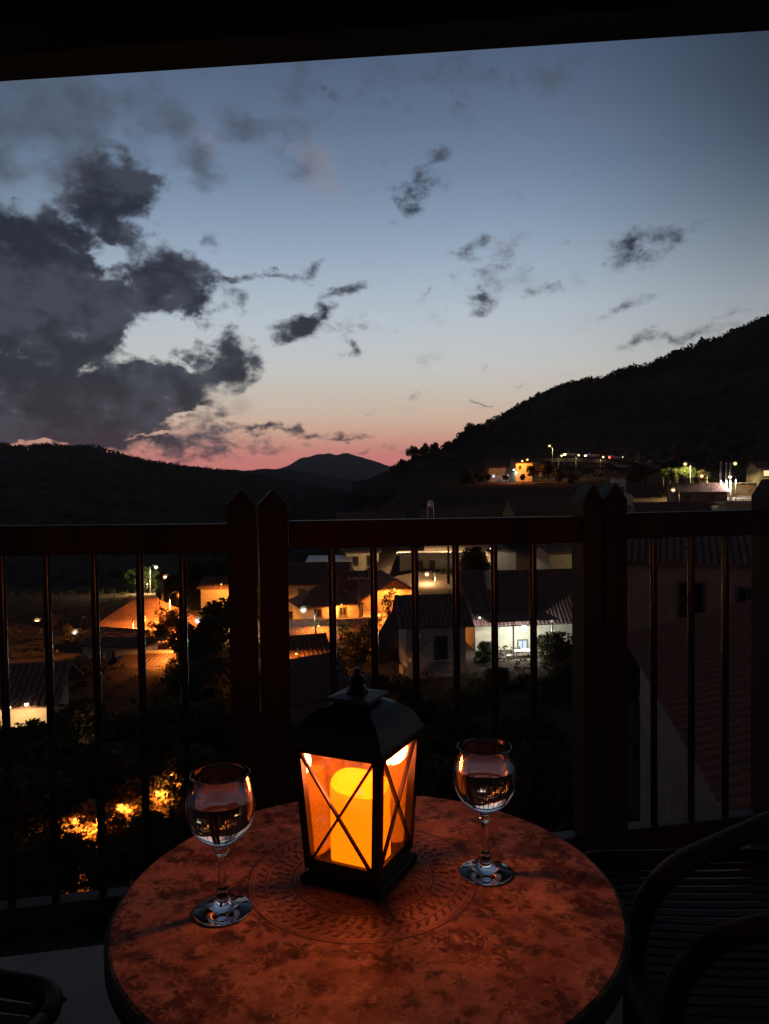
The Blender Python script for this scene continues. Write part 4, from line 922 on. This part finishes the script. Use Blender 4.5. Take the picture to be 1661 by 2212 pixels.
# ------------------------------------------------------------------ table
TC = Vector((-.026, .930, 0)); TZ = .73; TR = .302
def tablemat():
    M = MT('painted_table_tile'); n, l = M.n, M.l
    tc = n('ShaderNodeTexCoord'); sx = n('ShaderNodeSeparateXYZ'); l(tc.outputs['Object'], sx.inputs[0])
    def m(op, a, b=None, c=None):
        x = n('ShaderNodeMath', operation=op)
        for i, v in enumerate((a, b, c)):
            if v is None: continue
            if isinstance(v, (int, float)): x.inputs[i].default_value = v
            else: l(v, x.inputs[i])
        return x.outputs[0]
    def mr(v, a, b, c, d, t='SMOOTHSTEP'):
        x = n('ShaderNodeMapRange', interpolation_type=t); l(v, x.inputs[0])
        for i, k in enumerate((a, b, c, d)): x.inputs[i + 1].default_value = k
        return x.outputs[0]
    def mix(f, a, b, bt='MIX'):
        x = n('ShaderNodeMix', data_type='RGBA', blend_type=bt)
        for i, v in ((0, f), (6, a), (7, b)):
            if isinstance(v, (int, float)): x.inputs[i].default_value = v
            elif isinstance(v, tuple): x.inputs[i].default_value = (*v, 1)
            else: l(v, x.inputs[i])
        return x.outputs[2]
    def nz(s, d, off=0, r=.6, st=None):
        mp = n('ShaderNodeMapping'); l(tc.outputs['Object'], mp.inputs[0]); mp.inputs[1].default_value = (off, off * .6, 0)
        if st: mp.inputs[3].default_value = st
        x = n('ShaderNodeTexNoise'); x.inputs['Scale'].default_value = s; x.inputs['Detail'].default_value = d; x.inputs['Roughness'].default_value = r
        l(mp.outputs[0], x.inputs['Vector']); return x
    wob = nz(14, 3).outputs['Fac']
    x, y = m('SUBTRACT', sx.outputs[0], -.008), m('SUBTRACT', sx.outputs[1], .040)
    r = m('SQRT', m('ADD', m('MULTIPLY', x, x), m('MULTIPLY', y, y))); r = m('ADD', r, m('MULTIPLY', m('SUBTRACT', wob, .5), .006))
    th = m('ARCTAN2', y, x)
    base = mix(mr(nz(9, 6, 2).outputs['Fac'], .38, .62, 0, 1), (.24, .135, .088), (.50, .32, .215))
    base = mix(mr(nz(90, 4, 5, .7).outputs['Fac'], .4, .68, 0, .55), base, (.25, .14, .10))
    # painted leaves and flowers, brushed in dull red and green
    def splats(scale, off, lo, hi, col, b0, amt, st=None):
        v = n('ShaderNodeTexVoronoi', feature='F1'); v.inputs['Scale'].default_value = scale; v.inputs['Randomness'].default_value = 1
        w = nz(22, 4, off); ad = n('ShaderNodeVectorMath', operation='MULTIPLY_ADD'); l(w.outputs['Color'], ad.inputs[0]); ad.inputs[1].default_value = (.055, .055, 0); 
        mp = n('ShaderNodeMapping'); l(tc.outputs['Object'], mp.inputs[0]); mp.inputs[1].default_value = (off, off, 0)
        if st: mp.inputs[3].default_value = st
        l(mp.outputs[0], ad.inputs[2]); l(ad.outputs[0], v.inputs['Vector'])
        sp = m('MULTIPLY', mr(v.outputs['Distance'], lo, hi, 1, 0), amt)
        sc = n('ShaderNodeSeparateColor'); l(v.outputs['Color'], sc.inputs[0])
        sp = m('MULTIPLY', sp, mr(sc.outputs[0], .18, .34, 0, 1)); sp = m('MULTIPLY', sp, mr(nz(70, 3, off + 1).outputs['Fac'], .35, .6, .45, 1))
        return mix(sp, b0, col)
    outer = mr(r, .140, .150, .12, 1)
    b2 = splats(13, 3.3, .30, .52, (.075, .024, .018), base, 1.0)
    b2 = splats(19, 8.1, .24, .44, (.045, .040, .022), b2, .95, (1, 1.6, 1)); b2 = splats(27, 1.7, .2, .4, (.16, .07, .05), b2, .8, (1.5, 1, 1))
    b2 = splats(42, 9.9, .22, .44, (.10, .045, .03), b2, .85); b2 = splats(16, 6.2, .10, .22, (.035, .022, .016), b2, .9, (1, .7, 1)); b2 = splats(34, 5.4, .15, .32, (.62, .45, .33), b2, .55)
    col = mix(outer, base, b2)
    def line(rr, w, dk, c0):
        d = m('ABSOLUTE', m('SUBTRACT', r, rr)); return mix(m('MULTIPLY', mr(d, w * .5, w, 1, 0), dk), c0, (.06, .035, .03))
    for rr, w, dk in ((.146, .0022, .85), (.141, .0012, .5), (.124, .0016, .6), (.090, .0020, .8), (.085, .0012, .5)): col = line(rr, w, dk, col)
    # rings of small brush marks
    def marks(rr, w, cnt, dk, c0, sk=.0, cc=(.060, .026, .020)):
        ph = m('ADD', m('MULTIPLY', th, cnt / (2 * math.pi)), m('MULTIPLY', r, sk)); f = m('ABSOLUTE', m('SUBTRACT', m('FRACT', ph), .5))
        f = m('ADD', f, m('MULTIPLY', m('SUBTRACT', nz(95, 4, rr * 50).outputs['Fac'], .5), 1.3))
        ring = mr(m('ABSOLUTE', m('SUBTRACT', r, rr)), w * .6, w, 1, 0)
        return mix(m('MULTIPLY', m('MULTIPLY', mr(f, .10, .26, 1, 0), ring), dk), c0, cc)
    for a in ((.131, .0065, 62, .85, 60), (.115, .0058, 46, .9, 0), (.104, .0070, 56, .95, 30), (.0965, .0035, 60, .9, 0), (.076, .0060, 40, .8, 90), (.067, .005, 36, .7, 0)):
        col = marks(a[0], a[1], a[2], a[3], col, a[4])
    def petal(scale, off, col0, c0, amt):      # little painted blooms: petals round a centre in scattered cells
        v = n('ShaderNodeTexVoronoi', feature='F1'); v.inputs['Scale'].default_value = scale; mp = n('ShaderNodeMapping'); l(tc.outputs['Object'], mp.inputs[0]); mp.inputs[1].default_value = (off, off * .3, 0); l(mp.outputs[0], v.inputs['Vector'])
        d = n('ShaderNodeVectorMath', operation='SUBTRACT'); l(mp.outputs[0], d.inputs[0]); l(v.outputs['Position'], d.inputs[1]); ss = n('ShaderNodeSeparateXYZ'); l(d.outputs[0], ss.inputs[0])
        an = m('ARCTAN2', ss.outputs[1], ss.outputs[0]); pt = m('ABSOLUTE', m('SINE', m('MULTIPLY', an, 3.0)))
        rad = m('ADD', m('MULTIPLY', pt, .26), .10); f = mr(m('SUBTRACT', v.outputs['Distance'], rad), -.04, .05, 1, 0)
        f = m('MULTIPLY', f, mr(v.outputs['Distance'], .04, .09, .2, 1)); f = m('MULTIPLY', f, mr(nz(60, 3, off + 2).outputs['Fac'], .38, .56, .25, 1))
        return mix(m('MULTIPLY', m('MULTIPLY', f, outer), amt), c0, col0)
    col = petal(15, 2.7, (.070, .028, .018), col, .8); col = petal(23, 6.1, (.05, .045, .022), col, .75); col = petal(29, 9.4, (.60, .42, .29), col, .45)
    col = mix(mr(nz(150, 3, 12, .7).outputs['Fac'], .52, .70, 0, .5), col, (.10, .055, .038)); col = mix(mr(nz(110, 3, 15, .7).outputs['Fac'], .56, .72, 0, .4), col, (.62, .45, .34))
    crack = n('ShaderNodeTexVoronoi', feature='DISTANCE_TO_EDGE'); crack.inputs['Scale'].default_value = 7; ww = nz(12, 5, 9); av = n('ShaderNodeVectorMath', operation='MULTIPLY_ADD'); l(ww.outputs['Color'], av.inputs[0]); av.inputs[1].default_value = (.12, .12, 0); l(tc.outputs['Object'], av.inputs[2]); l(av.outputs[0], crack.inputs['Vector'])
    col = mix(mr(crack.outputs['Distance'], .0, .018, .45, 0), col, (.12, .07, .05))
    p = n('ShaderNodeBsdfPrincipled'); l(col, p.inputs['Base Color']); p.inputs['Specular IOR Level'].default_value = .2
    l(mr(nz(25, 5, 4).outputs['Fac'], .3, .7, .62, .9), p.inputs['Roughness'])
    bp = n('ShaderNodeBump'); bp.inputs['Strength'].default_value = .35; bp.inputs['Distance'].default_value = .0012; l(nz(55, 6, 6).outputs['Fac'], bp.inputs['Height']); l(bp.outputs[0], p.inputs['Normal'])
    o = n('ShaderNodeOutputMaterial'); l(p.outputs[0], o.inputs[0]); return M.m
t = thing('round_table', 'round balcony table with a painted tile top and ringed centre', 'table', TC)
tt_ = MB().lathe([(.0005, -.018), (TR - .006, -.018), (TR, -.012), (TR, -.003), (TR - .003, 0), (.0005, 0)], 96, (0, 0, 0)).build('table_top', tablemat(), t); tt_.location.z = TZ
MB().lathe([(TR + .0006, TZ - .026), (TR + .004, TZ - .026), (TR + .004, TZ - .006), (TR + .003, TZ - .004), (TR + .0006, TZ - .004)], 96, close=True).build('rim_band', m_chairf, t, True, 40)
for k in range(3):
    a = R(40 + 120 * k); c, s_ = math.cos(a), math.sin(a)
    MB().tube([(c * r_, s_ * r_, z) for r_, z in ((.22, .70), (.14, .60), (.06, .45), (.05, .34), (.12, .18), (.24, .05), (.27, .012))], .010, 8).build('leg', m_chairf, t, True)
MB().lathe([(.06, .33), (.068, .33), (.068, .36), (.06, .36)], 24, close=True).build('leg_ring', m_chairf, t)

# ------------------------------------------------------------------ lantern
LZ = TZ + .0005
t = thing('candle_lantern', 'black metal lantern with crossed bars and domed roof glowing on the table', 'lantern', (-.038, .9827, LZ), R(64.6))
lm = m_iron
def sq(h, z): return [Vector((-h, -h, z)), Vector((h, -h, z)), Vector((h, h, z)), Vector((-h, h, z))]
def loft(rings, cap=True):
    b = MB(); vs = []; n = len(rings[0])
    for rg in rings: vs += rg
    F = [(i * n + k, i * n + (k + 1) % n, (i + 1) * n + (k + 1) % n, (i + 1) * n + k) for i in range(len(rings) - 1) for k in range(n)]
    if cap: F += [tuple(reversed(range(n))), tuple(range((len(rings) - 1) * n, len(rings) * n))]
    return b.add(vs, F)
HB, HT, Z0, Z1 = .0465, .0560, .022, .1725          # glazed body: half width at foot and head
weld(loft([sq(.056, 0), sq(.057, .008), sq(.053, .011), sq(.0485, .013), sq(.0485, .0195)]).build('base', lm, t), .0012)
for sx, sy in ((-1, -1), (1, -1), (1, 1), (-1, 1)):
    MB().bar((sx * HB, sy * HB, Z0 - .004), (sx * HT, sy * HT, Z1 + .002), .0105, .0105, Vector((0, 1, 0))).build('corner_post', lm, t)
p_front = panemat('lantern_glass', .22, .045)
for k in range(4):
    a = R(90 * k); rz = Matrix.Rotation(a, 3, 'Z')
    def F3(u, z, o=0.0):
        h = HB + (HT - HB) * (z - Z0) / (Z1 - Z0); return rz @ Vector((u * (h - .004), -h + o, z))
    for z, hh in ((Z0 + .002, .011), (Z1 - .002, .009)): MB().bar(F3(-1, z), F3(1, z), .006, hh).build('side_frame', lm, t)
    x = MB(); x.bar(F3(-1, Z0 + .006, -.002), F3(1, Z1 - .004, -.002), .0030, .0042, rz @ Vector((0, 1, 0))); x.build('cross_bar', lm, t)
    x = MB(); x.bar(F3(-1, Z1 - .004, -.0052), F3(1, Z0 + .006, -.0052), .0030, .0042, rz @ Vector((0, 1, 0))); x.build('cross_bar', lm, t)
    b = MB(); q = [F3(-1, Z0 + .002, .0035), F3(1, Z0 + .002, .0035), F3(1, Z1 - .002, .0035), F3(-1, Z1 - .002, .0035)]; inn = rz @ Vector((0, .0016, 0))
    b.add([v for v in q] + [v + inn for v in q], [(0, 1, 2, 3), (7, 6, 5, 4), (0, 4, 5, 1), (1, 5, 6, 2), (2, 6, 7, 3), (3, 7, 4, 0)])
    b.build('glass_pane', p_front, t)
# bell shaped roof, open flue, finial and ring
prof = [(.0655, .1705), (.0665, .174), (.0650, .1795), (.0610, .186), (.0585, .1925), (.0545, .1995), (.0480, .2070), (.039, .2145), (.030, .2200), (.0235, .223)]
def rsq(h, z, n=6):
    vs = []
    for (ax, ay), (bx, by) in zip(((-1, -1), (1, -1), (1, 1), (-1, 1)), ((1, -1), (1, 1), (-1, 1), (-1, -1))):
        for i in range(n): f = i / n; vs.append(Vector(((ax + (bx - ax) * f) * h, (ay + (by - ay) * f) * h, z)))
    return vs
rg = [rsq(h, z) for h, z in prof] + [rsq(h - .002, z - .002) for h, z in reversed(prof)]
rf = loft(rg, False).build('roof', lm, t, True, 35)
loft([sq(.0225, .220), sq(.0225, .2265), sq(.031, .2270), sq(.029, .2300), sq(.012, .2335)]).build('flue_cap', m_cap, t)
MB().lathe([(.0005, .2325), (.0135, .2325), (.0145, .2355), (.0110, .2400), (.0080, .2430), (.0115, .2460), (.0125, .2495), (.0095, .2535), (.0050, .2560), (.0045, .2590), (.0050, .2610), (.0030, .2635), (.0005, .2640)], 24).build('finial', lm, t, True)
MB().tube([(.0155 * math.cos(a_), 0, .246 + .0155 * math.sin(a_)) for a_ in [2 * math.pi * i / 24 for i in range(25)]], .0016, 8).build('handle_ring', m_cap, t, True)
# the flameless candle, a thing of its own inside the lantern
c0 = Vector((-.037, .9827, LZ + .0202))
ct = thing('pillar_candle', 'thick glowing amber candle with a scooped top inside the lantern', 'candle', c0)
def waxmat():
    M = MT('glowing_wax'); n, l = M.n, M.l
    p = n('ShaderNodeBsdfPrincipled'); p.inputs['Base Color'].default_value = (.42, .06, .001, 1); p.inputs['Roughness'].default_value = .6
    p.inputs['Emission Color'].default_value = (1, .155, .0008, 1); p.inputs['Emission Strength'].default_value = 3.5; p.inputs['Specular IOR Level'].default_value = 0
    o = n('ShaderNodeOutputMaterial'); l(p.outputs[0], o.inputs[0]); return M.m
CRd, CH = .0385, .0945; n_ = 48; V = []
def rimz(a): return CH + .0065 * math.cos(a - R(118)) + .0018 * math.sin(3 * a + 1)
rows = [(lambda a: (0.0005, 0)), (lambda a: (CRd, 0)), (lambda a: (CRd, rimz(a) * .5)), (lambda a: (CRd, rimz(a) - .002)), (lambda a: (CRd - .0012, rimz(a))), (lambda a: (CRd - .0035, rimz(a) - .0012)),
        (lambda a: (CRd * .72, rimz(a) * .35 + CH * .65 - .011)), (lambda a: (CRd * .4, CH - .0165)), (lambda a: (.0005, CH - .0175))]
for rw in rows:
    for k in range(n_):
        a = 2 * math.pi * k / n_; r_, z = rw(a); V.append((r_ * math.cos(a), r_ * math.sin(a), z))
b = MB(); b.add(V, [(i * n_ + k, i * n_ + (k + 1) % n_, (i + 1) * n_ + (k + 1) % n_, (i + 1) * n_ + k) for i in range(len(rows) - 1) for k in range(n_)])
b.build('wax_body', waxmat(), ct, True, 50)
MB().lathe([(.0005, 0), (.0028, .001), (.0034, .006), (.0022, .013), (.0004, .019)], 12, (0, 0, CH - .0168)).build('flame_tip', emit('flame_tip_glow', (1, .55, .08), 2.0), ct, True)
d = bpy.data.lights.new('candle_light', 'POINT'); d.energy = 5.2; d.color = (1, .215, .075); d.shadow_soft_size = .024
o = bpy.data.objects.new('candle_light', d); COL.objects.link(o); o.parent = ct; o.location = (0, 0, CH + .020)

# ------------------------------------------------------------------ wine glasses
m_glass = glassmat('clear_glass', (1, 1, 1), 1.5); m_wine = glassmat('pale_wine', (.88, .80, .78), 1.34); m_wall_if = glassmat('wine_against_glass', (.97, .93, .90), 1.34 / 1.5)
def fix_normals(o, outward):
    """turn every face outward from the axis (True), up (False), or, for the open glass shell, by its first face pointing down"""
    me = o.data; n = me.polygons[len(me.polygons) // 2].normal; c = me.polygons[len(me.polygons) // 2].center
    if outward is None: n = me.polygons[0].normal; bad = n.z > 0
    elif outward: bad = n.x * c.x + n.y * c.y + .3 * n.z * -1 < 0
    else: bad = n.z < 0
    if bad: me.flip_normals()
OUT = [(.0005, 0), (.030, 0), (.0335, .0006), (.0340, .0018), (.0325, .0030), (.024, .0050), (.015, .0085), (.0095, .0125), (.0075, .0165), (.0086, .0195), (.0078, .0225), (.0058, .0260), (.0048, .035), (.0046, .050),
       (.0050, .062), (.0060, .0680), (.0085, .0705), (.0090, .0730), (.0074, .0758), (.0088, .0790), (.0150, .0830), (.0235, .0885), (.0310, .0965), (.0365, .1070), (.0395, .1190), (.0402, .1290), (.0395, .1410), (.0375, .1530), (.0350, .1630)]
RIM = [(.0347, .1642), (.0340, .1645), (.0335, .1638)]
INN = [(.0358, .1530), (.0377, .1410), (.0384, .1290), (.0377, .1190), (.0347, .1075), (.0292, .0980), (.0215, .0905), (.0120, .0862), (.0005, .0848)]
def subdiv(pr):
    out = []
    for i in range(len(pr) - 1):
        p0, p1, p2, p3 = pr[max(0, i - 1)], pr[i], pr[i + 1], pr[min(len(pr) - 1, i + 2)]
        for k in range(3):
            t_ = k / 3
            f = lambda a, b, c, d_: .5 * ((2 * b) + (-a + c) * t_ + (2 * a - 5 * b + 4 * c - d_) * t_ ** 2 + (-a + 3 * b - 3 * c + d_) * t_ ** 3)
            out.append((max(.0004, f(p0[0], p1[0], p2[0], p3[0])), f(p0[1], p1[1], p2[1], p3[1])))
    return out + [pr[-1]]
def wineglass(px, py, label, s, lvl):
    p = PZ(px, py, TZ); t = thing('wine_glass', label, 'wine glass', (p.x, p.y, TZ + .0004), random.uniform(0, 6), 'wine glasses on the table'); t.scale = (s, s, s)
    pr = subdiv(OUT[1:]) + RIM + subdiv(INN); pr = [(.0005, 0)] + pr
    inn = subdiv(INN); inn_up = [q for q in inn if q[1] > lvl]; below = [q for q in inn if q[1] <= lvl]
    f_ = (lvl - below[0][1]) / (inn_up[-1][1] - below[0][1]); rl = below[0][0] + (inn_up[-1][0] - below[0][0]) * f_
    pr = [(.0005, 0)] + subdiv(OUT[1:]) + RIM + inn_up + [(rl, lvl)]
    g = MB().lathe(pr, 96).build('glass', m_glass, t, True)
    w = MB().lathe(list(reversed([(rl, lvl)] + below)), 96)
    wo_ = w.build('wine', m_wall_if, t, True); fix_normals(wo_, True)
    s_ = MB().lathe([(rl, lvl), (rl * .6, lvl), (.0005, lvl)], 96); so_ = s_.build('wine_surface', m_wine, wo_, False); fix_normals(so_, False)
    fix_normals(g, None)
    return t
wineglass(482, 1968, 'stemmed glass of pale wine left of the lantern, nearer the viewer', 1.0, .1350)
wineglass(1049, 1886, 'stemmed glass of pale wine right of the lantern, farther from the viewer', 1.0, .1375)

# ------------------------------------------------------------------ woven chairs
def strips(parent, cx, cy, w, d, z, n, dirx, sag=.02):
    """seat of parallel woven strips"""
    for i in range(n):
        f = (i + .5) / n - .5; pts = []
        for k in range(7):
            g = k / 6 - .5; h = z - sag * (1 - (2 * f) ** 2) * (1 - (2 * g) ** 2)
            pts.append((cx + f * w, cy + g * d, h) if dirx == 'y' else (cx + g * w, cy + f * d, h))
        b = MB(); pw2 = (w if dirx == 'y' else d) / n * .36; V = []
        for p in pts:
            for sgn in (-1, 1):
                q = (p[0] + sgn * pw2, p[1], p[2]) if dirx == 'y' else (p[0], p[1] + sgn * pw2, p[2]); V.append(q)
        V += [(x, y, z_ - .004) for x, y, z_ in V]; m_ = 14
        F = [(2 * i_, 2 * i_ + 1, 2 * i_ + 3, 2 * i_ + 2) for i_ in range(6)] + [(m_ + 2 * i_, m_ + 2 * i_ + 2, m_ + 2 * i_ + 3, m_ + 2 * i_ + 1) for i_ in range(6)] + [(2 * i_, 2 * i_ + 2, m_ + 2 * i_ + 2, m_ + 2 * i_) for i_ in range(6)] + [(2 * i_ + 1, m_ + 2 * i_ + 1, m_ + 2 * i_ + 3, 2 * i_ + 3) for i_ in range(6)]
        b.add(V, F).build('woven_strip', m_chair, parent)
def smooth(pts, n=5):
    o = []; P_ = [Vector(p) for p in pts]
    for i in range(len(P_) - 1):
        a, b, c, d_ = P_[max(0, i - 1)], P_[i], P_[i + 1], P_[min(len(P_) - 1, i + 2)]
        for k in range(n):
            t_ = k / n; o.append(.5 * ((2 * b) + (c - a) * t_ + (2 * a - 5 * b + 4 * c - d_) * t_ ** 2 + (3 * b - a - 3 * c + d_) * t_ ** 3))
    return o + [P_[-1]]
t = thing('armchair', 'dark woven armchair right of the table with curved tube arms', 'chair', (.66, 1.30, 0), R(0), 'woven balcony chairs')
Lp = lambda px, py, z: PZ(px, py, z) - Vector((.66, 1.30, 0))
strips(t, 0, .02, .56, .56, .44, 22, 'x')
f = .285
MB().tube([((f - .07) * sx + .07 * math.cos(a), (f - .07) * sy + .07 * math.sin(a), .445) for sx, sy, a0 in ((1, 1, 0), (-1, 1, 90), (-1, -1, 180), (1, -1, 270), (1, 1, 360)) for a in [R(a0 + 11.25 * k) for k in range(9)]][:-8], .014, 10).build('seat_frame', m_chairf, t, True)
armr = [Lp(1850, 1690, .66), Lp(1661, 1776, .66), Lp(1550, 1826, .665), Lp(1465, 1870, .665), Lp(1408, 1930, .64), Lp(1382, 1990, .57), Lp(1372, 2060, .47), Lp(1366, 2140, .34)]
armr = armr + [Vector((armr[-1].x - .0, armr[-1].y - .01, .012))]
MB().tube(smooth(armr, 6), .017, 10).build('arm', m_chairf, t, True)
a2 = [(.30, -.36, .66), (.05, -.36, .665), (-.18, -.33, .655), (-.27, -.30, .58), (-.285, -.285, .44), (-.29, -.29, .012)]
MB().tube(smooth(a2, 6), .017, 10).build('arm', m_chairf, t, True)
for sy in (-1, 1): MB().tube([(f, sy * f, .9), (f - .02, sy * f, .44), (f + .03, sy * f, .012)], .015, 8).build('back_leg', m_chairf, t, True)
for i in range(10): MB().tube([(f + .005, -f, .50 + .04 * i), (f + .05, 0, .50 + .04 * i), (f + .005, f, .50 + .04 * i)], .008, 6).build('back_strip', m_chair, t, True)
t = thing('side_chair', 'dark woven chair at the lower left corner', 'chair', (-.80, .98, 0), R(-14), 'woven balcony chairs')
strips(t, 0, 0, .50, .50, .45, 20, 'x'); f = .255
MB().tube([((f - .07) * sx + .07 * math.cos(a), (f - .07) * sy + .07 * math.sin(a), .455) for sx, sy, a0 in ((1, 1, 0), (-1, 1, 90), (-1, -1, 180), (1, -1, 270), (1, 1, 360)) for a in [R(a0 + 11.25 * k) for k in range(9)]][:-8], .014, 10).build('seat_frame', m_chairf, t, True)
for sx in (-1, 1):
    for sy in (-1, 1): MB().tube([(sx * (f - .035), sy * (f - .035), .9 if sx < 0 else .452), (sx * (f + .0), sy * (f + .0), .012)], .014, 8).build('leg', m_chairf, t, True)
for i in range(9): MB().tube([(-f, -f, .52 + .042 * i), (-f - .03, 0, .52 + .042 * i), (-f, f, .52 + .042 * i)], .008, 6).build('back_strip', m_chair, t, True)

# crumpled pale bag on the floor at the right
p = PZ(1612, 1880, .02); b = MB(); g = random.Random(4); V = []
for i in range(9):
    ph = math.pi * i / 8
    for k in range(14):
        a = 2 * math.pi * k / 14; r_ = .05 * math.sin(ph) * (1 + g.uniform(-.28, .28)) + .002; V.append((r_ * math.cos(a), r_ * .8 * math.sin(a), .055 - .055 * math.cos(ph) + g.uniform(-.004, .004)))
b.add(V, [(i * 14 + k, i * 14 + (k + 1) % 14, (i + 1) * 14 + (k + 1) % 14, (i + 1) * 14 + k) for i in range(8) for k in range(14)])
o = b.build('crumpled_bag', m_whitep); o.location = (p.x, p.y, .005); tag(o, 'small crumpled pale bag on the floor behind the armchair', 'bag')

# ------------------------------------------------------------------ air
hm = bpy.data.materials.new('evening_haze'); hm.use_nodes = True; t_ = hm.node_tree; t_.nodes.clear()
pv = t_.nodes.new('ShaderNodeVolumePrincipled'); pv.inputs['Density'].default_value = .00009; pv.inputs['Color'].default_value = (.82, .87, 1, 1); pv.inputs['Anisotropy'].default_value = .2
ho = t_.nodes.new('ShaderNodeOutputMaterial'); t_.links.new(pv.outputs[0], ho.inputs['Volume'])
tag(MB().box((0, 2120, 60), (19400, 4500, 290)).build('haze', hm), kind='stuff')
